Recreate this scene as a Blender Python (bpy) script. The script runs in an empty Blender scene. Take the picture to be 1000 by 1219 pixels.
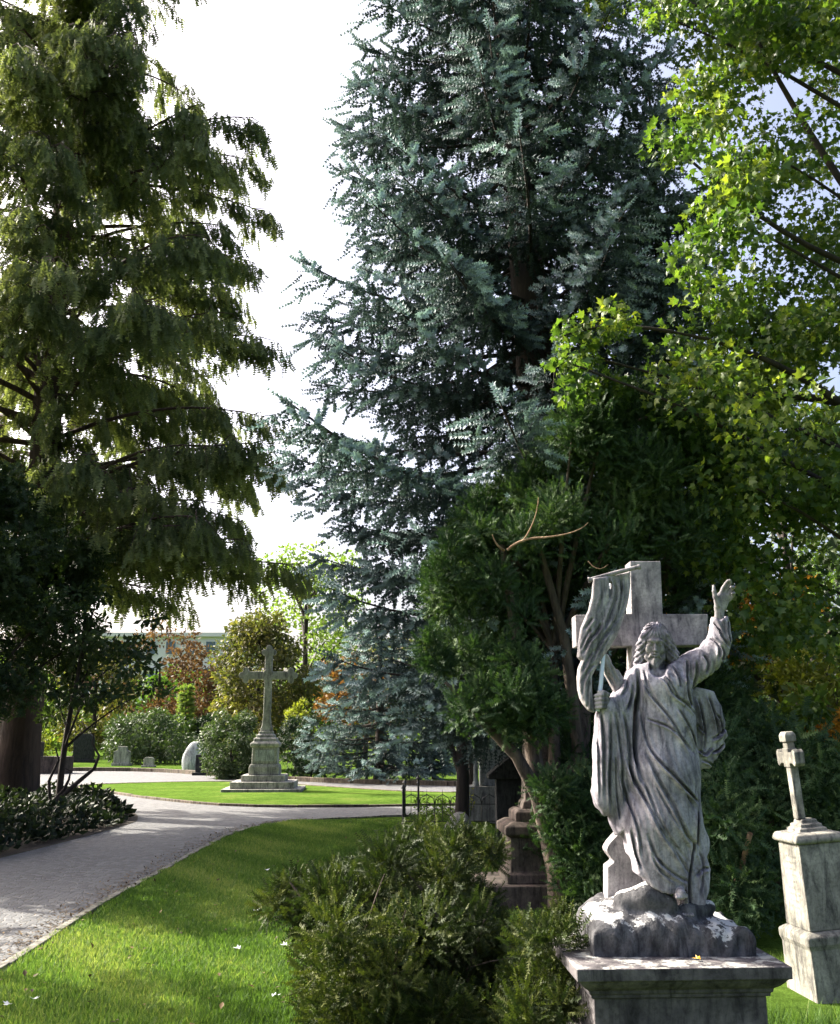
import bpy, math, random, time
import numpy as np
T0 = time.time()
rng = np.random.default_rng(11)
random.seed(5)
SC = bpy.context.scene
COL = SC.collection
PI = math.pi
# ------------------------------------------------------------------ camera
PITCH = math.radians(12.7); FOC = 1150.0; CAMZ = 1.6
cam_d = bpy.data.cameras.new('camera'); cam = bpy.data.objects.new('camera', cam_d); COL.objects.link(cam)
cam.location = (0, 0, CAMZ); cam.rotation_euler = (PI/2 + PITCH, 0, 0)
cam_d.sensor_fit = 'VERTICAL'; cam_d.sensor_height = 24; cam_d.lens = 24*FOC/1219; cam_d.clip_end = 2000
SC.camera = cam
CT, ST = math.cos(PITCH), math.sin(PITCH)
def P(px, py, Y):
    u = (px-500)/FOC; v = (609.5-py)/FOC; d = CT - v*ST
    return np.array([u/d*Y, Y, CAMZ + (ST+v*CT)/d*Y])
def G(px, py):
    u = (px-500)/FOC; v = (609.5-py)/FOC
    s = -CAMZ/(ST+v*CT)
    return (u*s, (CT-v*ST)*s)
# ------------------------------------------------------------------ light
SUN_AZ = math.radians(62); SUN_EL = math.radians(36)       # azimuth to the left of +Y
w = bpy.data.worlds.new("World"); SC.world = w; w.use_nodes = True
nt = w.node_tree; sky = nt.nodes.new('ShaderNodeTexSky'); sky.sky_type = 'NISHITA'
sky.sun_disc = False; sky.sun_elevation = SUN_EL; sky.sun_rotation = -SUN_AZ
sky.air_density = .55; sky.dust_density = 8.0; sky.ozone_density = 1.0
bg = nt.nodes['Background']; bg.inputs[1].default_value = 0.15
nt.links.new(sky.outputs[0], bg.inputs[0])
sl = bpy.data.lights.new('sun', 'SUN'); sl.energy = 5.0; sl.angle = math.radians(0.5); sl.color = (1, .93, .80)
so = bpy.data.objects.new('sun', sl); COL.objects.link(so)
from mathutils import Vector, Matrix
sd = Vector((-math.sin(SUN_AZ)*math.cos(SUN_EL), math.cos(SUN_AZ)*math.cos(SUN_EL), math.sin(SUN_EL)))
so.rotation_euler = sd.to_track_quat('Z', 'Y').to_euler()
SC.view_settings.view_transform = 'Standard'; SC.view_settings.look = 'None'
SC.view_settings.exposure = 1.8; SC.view_settings.gamma = 1
SC.render.engine = 'CYCLES'
SC.cycles.max_bounces = 4; SC.cycles.diffuse_bounces = 2; SC.cycles.transmission_bounces = 3; SC.cycles.glossy_bounces = 2
# ------------------------------------------------------------------ object helpers
def tag(o, label=None, cat=None, group=None, kind=None):
    if label: o['label'] = label
    if cat: o['category'] = cat
    if group: o['group'] = group
    if kind: o['kind'] = kind
    return o
def empty(name, loc, label, cat, group=None):
    o = bpy.data.objects.new(name, None); COL.objects.link(o); o.location = loc
    o.empty_display_size = .2
    return tag(o, label, cat, group)
def mesh_np(name, V, F, mat, parent=None, smooth=False, tint=None):
    """V (n,3), F (m,k) uniform faces"""
    V = np.asarray(V, np.float32); F = np.asarray(F, np.int32); k = F.shape[1]
    if parent is not None: V = V - np.array(parent.location, np.float32)
    me = bpy.data.meshes.new(name)
    me.vertices.add(len(V)); me.vertices.foreach_set('co', V.ravel())
    me.loops.add(F.size); me.loops.foreach_set('vertex_index', F.ravel())
    me.polygons.add(len(F)); me.polygons.foreach_set('loop_start', np.arange(0, F.size, k, dtype=np.int32))
    if smooth: me.polygons.foreach_set('use_smooth', np.ones(len(F), bool))
    if tint is not None:
        a = me.attributes.new('tint', 'FLOAT', 'POINT'); a.data.foreach_set('value', np.asarray(tint, np.float32))
    me.update(); me.validate()
    if mat: me.materials.append(mat)
    o = bpy.data.objects.new(name, me); COL.objects.link(o)
    if parent is not None: o.parent = parent
    return o
def mesh_py(name, V, F, mat, parent=None, smooth=False, bevel=0):
    V = [Vector(v) for v in V]
    if parent is not None: V = [v - parent.location for v in V]
    me = bpy.data.meshes.new(name); me.from_pydata(V, [], F); me.update()
    if mat: me.materials.append(mat)
    if smooth:
        for p in me.polygons: p.use_smooth = True
    o = bpy.data.objects.new(name, me); COL.objects.link(o)
    if parent is not None: o.parent = parent
    if bevel:
        b = o.modifiers.new('bevel', 'BEVEL'); b.width = bevel; b.segments = 2; b.limit_method = 'ANGLE'
    return o
class MB:
    """collects boxes / prisms / lofts"""
    def __init__(s): s.V = []; s.F = []
    def add(s, V, F):
        b = len(s.V); s.V += [tuple(v) for v in V]; s.F += [tuple(i+b for i in f) for f in F]
    def frustum(s, x0, x1, y0, y1, z0, X0, X1, Y0, Y1, z1):
        s.add([(x0,y0,z0),(x1,y0,z0),(x1,y1,z0),(x0,y1,z0),(X0,Y0,z1),(X1,Y0,z1),(X1,Y1,z1),(X0,Y1,z1)],
              [(0,3,2,1),(4,5,6,7),(0,1,5,4),(1,2,6,5),(2,3,7,6),(3,0,4,7)])
    def box(s, x0, x1, y0, y1, z0, z1): s.frustum(x0,x1,y0,y1,z0,x0,x1,y0,y1,z1)
    def rings(s, hw, hd, prof):
        """stack of rectangles: prof = [(extra, z), ...] around hw x hd"""
        V = []; F = []
        for e, z in prof:
            V += [(-hw-e,-hd-e,z),(hw+e,-hd-e,z),(hw+e,hd+e,z),(-hw-e,hd+e,z)]
        n = len(prof)
        for i in range(n-1):
            for j in range(4):
                a = i*4+j; b = i*4+(j+1)%4; F.append((a, b, b+4, a+4))
        F.append((3,2,1,0)); F.append(tuple((n-1)*4+j for j in range(4)))
        s.add(V, F)
    def prism(s, pts, y0, y1):
        """pts (x,z) extruded in y"""
        n = len(pts)
        V = [(x,y0,z) for x,z in pts] + [(x,y1,z) for x,z in pts]
        F = [tuple(range(n)), tuple(range(2*n-1, n-1, -1))] + [(i, i+n, (i+1)%n+n, (i+1)%n) for i in range(n)]
        s.add(V, F)
    def lathe(s, prof, n=12, c=(0,0)):
        V = []; F = []
        for r, z in prof:
            for k in range(n):
                a = 2*PI*k/n; V.append((c[0]+r*math.cos(a), c[1]+r*math.sin(a), z))
        for i in range(len(prof)-1):
            for k in range(n):
                F.append((i*n+k, i*n+(k+1)%n, (i+1)*n+(k+1)%n, (i+1)*n+k))
        F.append(tuple(range(n-1,-1,-1))); F.append(tuple((len(prof)-1)*n+k for k in range(n)))
        s.add(V, F)
    def xf(s, M):
        s.V = [tuple(M @ Vector(v)) for v in s.V]; return s
    def build(s, name, mat, parent=None, smooth=False, bevel=0): return mesh_py(name, s.V, s.F, mat, parent, smooth, bevel)
def tube_np(paths, n=7):
    """paths: list of (pts (k,3), radii (k,)) -> V,F quads"""
    VV = []; FF = []; base = 0
    for pts, rad in paths:
        pts = np.asarray(pts, float); rad = np.asarray(rad, float); k = len(pts)
        t = np.gradient(pts, axis=0); t /= np.linalg.norm(t, axis=1)[:, None] + 1e-9
        ref = np.array([0.31, 0.95, 0.05]) if abs(t[0, 2]) > .5 else np.array([0.05, .1, 1.0])
        a = np.cross(t, ref); a /= np.linalg.norm(a, axis=1)[:, None] + 1e-9; b = np.cross(t, a)
        ang = np.arange(n)*2*PI/n
        ring = pts[:, None, :] + rad[:, None, None]*(np.cos(ang)[None, :, None]*a[:, None, :] + np.sin(ang)[None, :, None]*b[:, None, :])
        VV.append(ring.reshape(-1, 3))
        i = np.arange(k-1)[:, None]*n; j = np.arange(n)[None, :]; j2 = (j+1) % n
        FF.append(np.stack([i+j, i+j2, i+n+j2, i+n+j], -1).reshape(-1, 4) + base); base += k*n
    return np.concatenate(VV), np.concatenate(FF)
def bez(p0, p1, p2, n=8):
    t = np.linspace(0, 1, n)[:, None]; p0, p1, p2 = map(np.asarray, (p0, p1, p2))
    return (1-t)**2*p0 + 2*t*(1-t)*p1 + t*t*p2
# ------------------------------------------------------------------ materials
def newmat(name):
    m = bpy.data.materials.new(name); m.use_nodes = True
    return m, m.node_tree, m.node_tree.nodes['Principled BSDF']
def nn(nt, t, **kw):
    n = nt.nodes.new(t)
    for k, v in kw.items(): setattr(n, k, v)
    return n
def noise(nt, scale, detail=6, rough=.6, vec=None, dist=0):
    n = nn(nt, 'ShaderNodeTexNoise'); n.inputs['Scale'].default_value = scale; n.inputs['Detail'].default_value = detail
    n.inputs['Roughness'].default_value = rough; n.inputs['Distortion'].default_value = dist
    if vec is not None: nt.links.new(vec, n.inputs['Vector'])
    return n
def ramp(nt, src, stops):
    r = nn(nt, 'ShaderNodeValToRGB'); e = r.color_ramp.elements
    while len(e) < len(stops): e.new(.5)
    for i, (p, c) in enumerate(stops):
        e[i].position = p; e[i].color = (*c, 1) if len(c) == 3 else c
    nt.links.new(src, r.inputs[0]); return r
def mixc(nt, fac, a, b, mode='MIX'):
    m = nn(nt, 'ShaderNodeMix', data_type='RGBA', blend_type=mode)
    for s, v in ((m.inputs[0], fac), (m.inputs[6], a), (m.inputs[7], b)):
        if hasattr(v, 'is_output') or isinstance(v, bpy.types.NodeSocket): nt.links.new(v, s)
        elif isinstance(v, (int, float)): s.default_value = v
        else: s.default_value = (*v, 1)
    return m.outputs[2]
def bump(nt, h, strength, dist, bsdf):
    b = nn(nt, 'ShaderNodeBump'); b.inputs['Strength'].default_value = strength; b.inputs['Distance'].default_value = dist
    nt.links.new(h, b.inputs['Height']); nt.links.new(b.outputs[0], bsdf.inputs['Normal'])
def stone(name, dark, light, stain, stain_amt=.5, scale=6, bumpd=.006, lichen=None, lich=(.62, .72), lscale=9):
    m, nt, B = newmat(name); tc = nn(nt, 'ShaderNodeTexCoord').outputs['Object']
    n1 = noise(nt, scale, 8, .65, tc); base = ramp(nt, n1.outputs[0], [(.3, dark), (.7, light)]).outputs[0]
    n2 = noise(nt, scale*.45, 6, .7, tc, .8)
    f = ramp(nt, n2.outputs[0], [(.5-.25*stain_amt, (1,1,1)), (.62, (0,0,0))]).outputs[0]
    f2 = nn(nt, 'ShaderNodeMath', operation='MULTIPLY'); nt.links.new(f, f2.inputs[0]); f2.inputs[1].default_value = stain_amt
    c = mixc(nt, f2.outputs[0], base, stain)
    n4 = noise(nt, scale*9, 4, .7, tc); sp = ramp(nt, n4.outputs[0], [(.34, (.5,.5,.5)), (.5, (1,1,1)), (.72, (1.2,1.2,1.2))]).outputs[0]
    c = mixc(nt, .6, c, sp, 'MULTIPLY')
    mp = nn(nt, 'ShaderNodeMapping'); mp.inputs['Scale'].default_value = (1, 1, .22); nt.links.new(tc, mp.inputs[0])
    n5 = noise(nt, scale*3.2, 6, .65, mp.outputs[0], .6); st_ = ramp(nt, n5.outputs[0], [(.36, (.26,.26,.29)), (.50, (.9,.9,.9)), (.66, (1.3,1.29,1.25))]).outputs[0]
    c = mixc(nt, .85, c, st_, 'MULTIPLY')
    if lichen:
        n3 = noise(nt, lscale, 7, .62, tc, .4)
        g = nn(nt, 'ShaderNodeNewGeometry'); sx = nn(nt, 'ShaderNodeSeparateXYZ'); nt.links.new(g.outputs['Normal'], sx.inputs[0])
        mr = nn(nt, 'ShaderNodeMath', operation='MULTIPLY_ADD'); nt.links.new(sx.outputs[2], mr.inputs[0]); mr.inputs[1].default_value = .22
        nt.links.new(n3.outputs[0], mr.inputs[2])
        n6 = noise(nt, 60, 4, .7, tc); ad = nn(nt, 'ShaderNodeMath', operation='MULTIPLY_ADD'); nt.links.new(n6.outputs[0], ad.inputs[0]); ad.inputs[1].default_value = .34; nt.links.new(mr.outputs[0], ad.inputs[2]); mr = ad
        lf = ramp(nt, mr.outputs[0], [(lich[0], (0,0,0)), (lich[1], (1,1,1))]).outputs[0]
        c = mixc(nt, lf, c, lichen)
    nt.links.new(c, B.inputs['Base Color']); B.inputs['Roughness'].default_value = .9
    B.inputs['Specular IOR Level'].default_value = .2
    bump(nt, n4.outputs[0], .7, bumpd, B)
    return m
def foliage(name, c0, c1, c2, trans=.35, rough=.55, spec=.25, tcol=None):
    m, nt, B = newmat(name)
    at = nn(nt, 'ShaderNodeAttribute', attribute_name='tint')
    r = ramp(nt, at.outputs['Fac'], [(0, c0), (.5, c1), (1, c2)])
    nt.links.new(r.outputs[0], B.inputs['Base Color']); B.inputs['Roughness'].default_value = rough
    B.inputs['Specular IOR Level'].default_value = spec
    out = nt.nodes['Material Output']
    if trans > 0:
        tr = nn(nt, 'ShaderNodeBsdfTranslucent'); mx = nn(nt, 'ShaderNodeMixShader'); mx.inputs[0].default_value = trans
        tc = mixc(nt, 1.0, r.outputs[0], tcol or (1.6, 1.9, .7), 'MULTIPLY'); nt.links.new(tc, tr.inputs[0])
        nt.links.new(B.outputs[0], mx.inputs[1]); nt.links.new(tr.outputs[0], mx.inputs[2]); nt.links.new(mx.outputs[0], out.inputs[0])
    return m
def bark(name, a, b, sc=8):
    m, nt, B = newmat(name); tc = nn(nt, 'ShaderNodeTexCoord').outputs['Object']
    mp = nn(nt, 'ShaderNodeMapping'); mp.inputs['Scale'].default_value = (1, 1, .18); nt.links.new(tc, mp.inputs[0])
    n = noise(nt, sc, 8, .7, mp.outputs[0], .5); r = ramp(nt, n.outputs[0], [(.35, a), (.65, b)])
    nt.links.new(r.outputs[0], B.inputs['Base Color']); B.inputs['Roughness'].default_value = .9
    bump(nt, n.outputs[0], 1, .03, B); return m

M = {}
M['marble'] = stone('weathered_marble', (.26,.24,.285), (.52,.49,.53), (.05,.045,.06), .75, 7, .003)
M['marble_mottled'] = stone('mottled_marble', (.24,.225,.24), (.47,.44,.435), (.08,.075,.085), .75, 8, .003)  # slightly darker, less violet stone than the robe, for body, banner and cross
M['rock'] = stone('lichened_rock', (.05,.05,.055), (.14,.14,.15), (.03,.03,.03), .6, 9, .008, (.46,.46,.45), (.85,.90), 8)
M['plinth'] = stone('dark_sandstone', (.075,.068,.077), (.19,.175,.175), (.016,.015,.02), .85, 5, .005, (.30,.30,.28), (.88,.96), 12)
M['stele'] = stone('pale_sandstone', (.22,.215,.185), (.38,.365,.32), (.07,.068,.062), .9, 6, .004)
M['grey_stone'] = stone('grey_monument_stone', (.26,.26,.24), (.46,.45,.41), (.15,.15,.14), .45, 3, .01)
M['brown_stone'] = stone('brown_tomb_stone', (.06,.045,.04), (.13,.10,.09), (.025,.03,.02), .7, 5, .006)
M['dark_granite'] = stone('dark_granite', (.02,.02,.022), (.05,.05,.055), (.03,.04,.03), .3, 8, .002)
M['pale_stone'] = stone('pale_boulder_stone', (.3,.33,.34), (.48,.5,.5), (.2,.22,.2), .4, 3, .01)
M['kerb'] = stone('kerb_stone', (.16,.15,.13), (.34,.32,.28), (.05,.06,.03), .7, 5, .006)
M['red_kerb'] = stone('brown_kerb_stone', (.10,.075,.06), (.2,.16,.13), (.05,.06,.03), .5, 5, .006)
M['bark_dark'] = bark('dark_bark', (.012,.009,.007), (.05,.035,.028))
M['bark_red'] = bark('reddish_bark', (.025,.014,.010), (.085,.05,.038))
M['bark_pale'] = bark('peeling_yew_bark', (.028,.018,.014), (.14,.105,.078), 16)
M['twig'] = bark('dry_twig', (.22,.13,.07), (.42,.28,.17), 20)
M['spruce'] = foliage('blue_spruce_needles', (.014,.022,.021), (.070,.10,.102), (.37,.47,.48), .08, .6, .2, (1.2,1.5,1.0))  # pale blue tips, with sunlit highlights on the shoot ends mixed into the colour
M['spruce_low'] = M['spruce']
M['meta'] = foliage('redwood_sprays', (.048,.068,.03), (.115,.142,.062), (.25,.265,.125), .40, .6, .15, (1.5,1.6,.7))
M['maple'] = foliage('maple_leaves', (.025,.06,.016), (.07,.125,.03), (.22,.26,.05), .42, .42, .35, (1.8,1.85,.6))
M['yew'] = foliage('yew_needles', (.014,.030,.013), (.036,.07,.028), (.13,.19,.07), .14, .6, .15)
M['yew_bush'] = foliage('golden_yew_needles', (.014,.024,.009), (.034,.05,.015), (.12,.13,.03), .15, .6, .15)
M['dark_leaf'] = foliage('dark_shrub_leaves', (.018,.032,.014), (.036,.06,.022), (.085,.11,.04), .22, .5, .25)
M['rhodo'] = foliage('rhododendron_leaves', (.03,.055,.022), (.06,.09,.04), (.13,.16,.08), .15, .55, .25)
M['gold_tree'] = foliage('golden_tree_leaves', (.035,.048,.018), (.085,.085,.03), (.22,.17,.06), .3)
M['green_tree'] = foliage('green_tree_leaves', (.05,.09,.02), (.09,.14,.03), (.16,.20,.05), .4)
M['lime_tree'] = foliage('lime_tree_leaves', (.07,.11,.03), (.12,.17,.045), (.20,.24,.07), .4)
M['russet_tree'] = foliage('russet_tree_leaves', (.05,.036,.02), (.10,.062,.032), (.16,.11,.05), .28, .6, .1, (1.5,1.3,.8))
M['orange'] = foliage('orange_shrub_leaves', (.22,.11,.02), (.42,.22,.03), (.55,.36,.05), .3, .6, .1, (1.5,1.3,.8))
M['rusty_orange'] = foliage('rusty_orange_leaves', (.08,.045,.018), (.18,.10,.03), (.26,.17,.05), .3, .6, .1, (1.5,1.3,.8))
M['litter'] = foliage('dry_leaf_litter', (.03,.02,.012), (.08,.05,.025), (.18,.12,.05), 0)
M['yellow'] = foliage('yellow_shrub_leaves', (.10,.12,.02), (.18,.19,.03), (.30,.29,.05), .3)
M['ivy'] = foliage('dark_ivy_leaves', (.008,.014,.008), (.016,.026,.013), (.04,.055,.025), .1, .6, .2)
M['yew_col'] = foliage('column_yew_needles', (.012,.028,.014), (.022,.045,.02), (.04,.07,.03), .1)
M['grass_blades'] = foliage('grass_blades', (.045,.092,.022), (.09,.165,.042), (.21,.26,.095), .38, .6, .12, (1.6,1.6,.7))
m, nt, B = newmat('white_pole_paint'); B.inputs['Base Color'].default_value = (.62,.70,.76,1); B.inputs['Roughness'].default_value = .4; M['pole'] = m
m, nt, B = newmat('black_iron'); B.inputs['Base Color'].default_value = (.015,.015,.017,1); B.inputs['Roughness'].default_value = .5; M['iron'] = m
m, nt, B = newmat('yellow_leaf'); B.inputs['Base Color'].default_value = (.6,.33,.03,1); M['fallen'] = m
m, nt, B = newmat('pale_leaf'); B.inputs['Base Color'].default_value = (.6,.62,.6,1); M['fallen_pale'] = m
m, nt, B = newmat('render_white'); B.inputs['Base Color'].default_value = (.70,.67,.65,1); B.inputs['Roughness'].default_value = .9; M['white_wall'] = m
m, nt, B = newmat('window_glass'); B.inputs['Base Color'].default_value = (.10,.14,.18,1); B.inputs['Roughness'].default_value = .15; M['glass'] = m
m, nt, B = newmat('brick_red'); B.inputs['Base Color'].default_value = (.22,.13,.09,1); B.inputs['Roughness'].default_value = .8; M['brick'] = m
# lawn
def lawn_mat(name, k=1.0):
    m, nt, B = newmat(name); tc = nn(nt, 'ShaderNodeTexCoord').outputs['Object']
    a = noise(nt, .8, 5, .6, tc); b = noise(nt, 9, 6, .7, tc); c3 = noise(nt, 70, 3, .7, tc)
    c = ramp(nt, a.outputs[0], [(.3, (.048*k,.088*k,.017*k)), (.55, (.072*k,.122*k,.023*k)), (.75, (.115*k,.14*k,.04*k))]).outputs[0]
    d = ramp(nt, b.outputs[0], [(.3, (.55,.6,.5)), (.6, (1.15,1.15,1.1))]).outputs[0]
    e = ramp(nt, c3.outputs[0], [(.3, (.5,.5,.45)), (.7, (1.35,1.35,1.3))]).outputs[0]
    c = mixc(nt, 1, c, d, 'MULTIPLY'); c = mixc(nt, 1, c, e, 'MULTIPLY')
    nt.links.new(c, B.inputs['Base Color']); B.inputs['Roughness'].default_value = .85; B.inputs['Specular IOR Level'].default_value = 0
    bump(nt, c3.outputs[0], 1, .02, B); return m
M['lawn'] = lawn_mat('lawn', 1.0); M['lawn2'] = lawn_mat('island_lawn', 1.2)
# setts / path
m, nt, B = newmat('grey_sett_paving'); tc = nn(nt, 'ShaderNodeTexCoord').outputs['Object']
vo = nn(nt, 'ShaderNodeTexVoronoi', feature='DISTANCE_TO_EDGE'); vo.inputs['Scale'].default_value = 13; vo.inputs['Randomness'].default_value = .55
nt.links.new(tc, vo.inputs['Vector'])
vc = nn(nt, 'ShaderNodeTexVoronoi'); vc.inputs['Scale'].default_value = 13; vc.inputs['Randomness'].default_value = .55; nt.links.new(tc, vc.inputs['Vector'])
e = ramp(nt, vo.outputs[0], [(.02, (.0,.0,.0)), (.12, (1,1,1))])
sc_ = nn(nt, 'ShaderNodeSeparateColor'); nt.links.new(vc.outputs['Color'], sc_.inputs[0])
cc = ramp(nt, sc_.outputs[0], [(0, (.052,.055,.061)), (.5, (.086,.09,.098)), (1, (.125,.13,.138))])
c = mixc(nt, e.outputs[0], (.085,.08,.07), cc.outputs[0])
ns = noise(nt, 1.1, 7, .65, tc, .6); dirt = ramp(nt, ns.outputs[0], [(.40, (.0,.0,.0)), (.66, (1,1,1))])
c = mixc(nt, dirt.outputs[0], c, mixc(nt, .55, c, (.098,.10,.104)))
nf = noise(nt, 40, 4, .7, tc); ff = ramp(nt, nf.outputs[0], [(.3, (.75,.75,.75)), (.7, (1.15,1.15,1.15))])
c = mixc(nt, 1, c, ff.outputs[0], 'MULTIPLY')
nt.links.new(c, B.inputs['Base Color']); B.inputs['Roughness'].default_value = .8
bump(nt, e.outputs[0], .6, .012, B); M['path'] = m
m, nt, B = newmat('bare_soil'); tc = nn(nt, 'ShaderNodeTexCoord').outputs['Object']
n = noise(nt, 14, 8, .7, tc); r = ramp(nt, n.outputs[0], [(.3, (.02,.016,.01)), (.7, (.075,.055,.035))]); nt.links.new(r.outputs[0], B.inputs['Base Color'])
B.inputs['Roughness'].default_value = .95; bump(nt, n.outputs[0], 1, .03, B); M['soil'] = m

# ------------------------------------------------------------------ ground
def sheet(name, pts, z, mat, lift=0.0, kind='structure', label=None):
    """polygon with a vertical skirt when lifted"""
    import bmesh
    bm = bmesh.new(); vs = [bm.verts.new((x, y, z)) for x, y in pts]; f = bm.faces.new(vs); f.normal_update()
    if f.normal.z < 0: f.normal_flip()
    if lift:
        r = bmesh.ops.extrude_face_region(bm, geom=[f])
        for v in r['geom']:
            if isinstance(v, bmesh.types.BMVert): v.co.z += lift
    bmesh.ops.triangulate(bm, faces=[f for f in bm.faces if len(f.verts) > 4])
    me = bpy.data.meshes.new(name); bm.to_mesh(me); bm.free(); me.materials.append(mat)
    o = bpy.data.objects.new(name, me); COL.objects.link(o); o['kind'] = kind
    return o
def smooth_poly(pts, n=6, closed=True):
    """catmull-rom"""
    pts = [np.array(p, float) for p in pts]; N = len(pts); out = []
    for i in range(N if closed else N-1):
        g = lambda j: pts[j % N] if closed else pts[min(max(j, 0), N-1)]
        p0, p1, p2, p3 = g(i-1), g(i), g(i+1), g(i+2)
        for k in range(n):
            t = k/n
            out.append(.5*((2*p1)+(-p0+p2)*t+(2*p0-5*p1+4*p2-p3)*t*t+(-p0+3*p1-3*p2+p3)*t**3))
    if not closed: out.append(pts[-1])
    return [tuple(p) for p in out]
xs = np.concatenate([-np.geomspace(600, 6, 24), np.linspace(-5, 5, 12), np.geomspace(6, 600, 24)])
gx, gy = np.meshgrid(xs, xs+12, indexing='ij'); gz = -.0*gx
nV = len(xs); idx = np.arange(nV*nV).reshape(nV, nV)
gF = np.stack([idx[:-1,:-1], idx[1:,:-1], idx[1:,1:], idx[:-1,1:]], -1).reshape(-1, 4)
o = mesh_np('ground', np.stack([gx.ravel(), gy.ravel(), gz.ravel()], -1), gF, M['lawn']); o['kind'] = 'structure'
right_edge = smooth_poly([(-2.75,-4), (-2.8,4), (-2.86,7.1), (-2.97,9.5), (-2.98,12.3), (-2.95,15.5), (-2.6,17.5), (-1.6,18.6), (0.2,19.2), (4,19.9), (10,20.6), (22,21)], 5, False)
far_edge = smooth_poly([(24,27), (12,28), (4,28.6), (0,29.6), (-3.5,31.5), (-6.4,34.5), (-10.6,39.0), (-15,39.5), (-22,37.5), (-34,36)], 5, False)
bed_edge = smooth_poly([(-34,27), (-20,26), (-12.5,24.4), (-8.2,22.2), (-6.0,20.4), (-5.2,18.6), (-5.05,17.0), (-5.3,13.5), (-5.7,10), (-5.9,4), (-6,-4)], 5, False)
sheet('path', right_edge+far_edge+bed_edge, .004, M['path'])
sheet('soil_bed', bed_edge[8:]+[(-14,-4), (-14,21.5), (-13.5,24.2)], .008, M['soil'])
island = smooth_poly([(-9.8,28.4), (-8.2,26.2), (-6.4,23.8), (-4.3,21.7), (-2.4,21.2), (0,21.6), (4,22.4), (9,23.4), (12,24.6), (9,25.8), (4,25.6), (0,25.9), (-2.5,28.2), (-5.5,30.8), (-8.3,30.4)], 5)
sheet('lawn_island', island, .002, M['lawn2'], .035)
def ribbon(name, pts, wid, z0, z1, mat, seg=1.0):
    """kerb built of individual stones inside one structure mesh"""
    pts = np.array(pts); d = np.r_[0, np.cumsum(np.linalg.norm(np.diff(pts, axis=0), axis=1))]
    mb = MB(); s = 0
    while s < d[-1]-.05:
        L = seg*random.uniform(.85, 1.15); e2 = min(s+L-.015, d[-1])
        a = np.array([np.interp(s, d, pts[:,0]), np.interp(s, d, pts[:,1])]); b = np.array([np.interp(e2, d, pts[:,0]), np.interp(e2, d, pts[:,1])])
        t = b-a; ln = np.linalg.norm(t)
        if ln > .03:
            t /= ln; n_ = np.array([-t[1], t[0]])*wid/2; zz = z1+random.uniform(-.008, .006); j = random.uniform(-.008, .008)
            c = [a-n_+j, b-n_+j, b+n_+j, a+n_+j]
            mb.add([(p[0],p[1],z0) for p in c]+[(p[0],p[1],zz) for p in c], [(0,3,2,1),(4,5,6,7),(0,1,5,4),(1,2,6,5),(2,3,7,6),(3,0,4,7)])
        s += L
    o = mb.build(name, mat, bevel=.006); o['kind'] = 'structure'; return o
ribbon('path_edging', right_edge, .07, -.02, .03, M['kerb'], 1.0)
ribbon('lawn_kerb', island+[island[0]], .09, -.02, .055, M['red_kerb'], .8)
ribbon('far_kerb', far_edge[4:-4], .22, -.02, .14, M['red_kerb'], 1.1)
# ------------------------------------------------------------------ foliage engine
def frames(D, roll=None):
    """rotation matrices whose local z axis is D"""
    D = D/np.linalg.norm(D, axis=1)[:, None]; n = len(D)
    up = np.where(np.abs(D[:, 2:3]) > .97, np.array([[1., 0, 0]]), np.array([[0, 0, 1.]]))
    X = np.cross(up, D); X /= np.linalg.norm(X, axis=1)[:, None]; Y = np.cross(D, X)
    if roll is not None:
        c, s = np.cos(roll)[:, None], np.sin(roll)[:, None]; X, Y = c*X+s*Y, -s*X+c*Y
    return np.stack([X, Y, D], -1)          # columns
def scatter(tpl, pos, R, scale, tint, name, mat, parent, jit=.0):
    TV, TF = tpl; N = len(TV); Mn = len(pos)
    V = np.einsum('mij,nj->mni', R.astype(np.float32), TV.astype(np.float32))*scale[:, None, None].astype(np.float32) + pos[:, None, :].astype(np.float32)
    F = TF[None] + (np.arange(Mn)*N)[:, None, None]
    tv = np.repeat(tint, N)
    return mesh_np(name, V.reshape(-1, 3), F.reshape(-1, TF.shape[1]), mat, parent, False, tv)
def tpl_blades(bl):
    """bl: list of (base, tip, halfwidth vector)"""
    V = []; F = []
    for b, t, h in bl:
        i = len(V); b, t, h = map(np.array, (b, t, h)); V += [b-h, b+h, t]; F.append((i, i+1, i+2))
    return np.array(V, float), np.array(F)
def tpl_brush(rings=5, per=5, ln=.30, w=.045, fwd=.75):
    r = random.Random(3); bl = []
    for i in range(rings):
        z = i/(rings-1)*.85+.04
        for k in range(per):
            a = 2*PI*(k+.5*(i % 2))/per + r.uniform(-.3, .3); o = np.array([math.cos(a), math.sin(a), 0])
            l = ln*(1-.35*i/rings)*r.uniform(.8, 1.1); tip = o*l*.8 + np.array([0, 0, z+l*fwd])
            side = np.array([-math.sin(a), math.cos(a), 0])*w
            bl.append(((0, 0, z), tip, side))
    for k in range(2): bl.append(((0, 0, 0), (0, 0, 1.0), (w*.6*(k == 0), w*.6*(k == 1), 0)))
    return tpl_blades(bl)
def tpl_spray(pairs=8, ln=.22, w=.035, droop=.35, vee=.05):
    """flat feathery shoot along z in the xz plane, tips bending"""
    r = random.Random(8); bl = []
    for i in range(pairs):
        z = .06+.9*i/pairs
        for s in (-1, 1):
            l = ln*(1-.5*abs(i/pairs-.35))*r.uniform(.8, 1.15)
            bl.append(((0, 0, z), (s*l, r.uniform(-vee, vee)*2+vee, z+l*droop), (0, 0, w)))
    bl.append(((0, 0, 0), (0, 0, 1), (w*.5, 0, 0)))
    return tpl_blades(bl)
def tpl_leaf(w=.5, fold=.12):
    V = np.array([(0,0,0), (-w/2,fold,.45), (0,0,1), (w/2,fold,.45)]); return V, np.array([(0,1,2), (0,2,3)])
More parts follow.
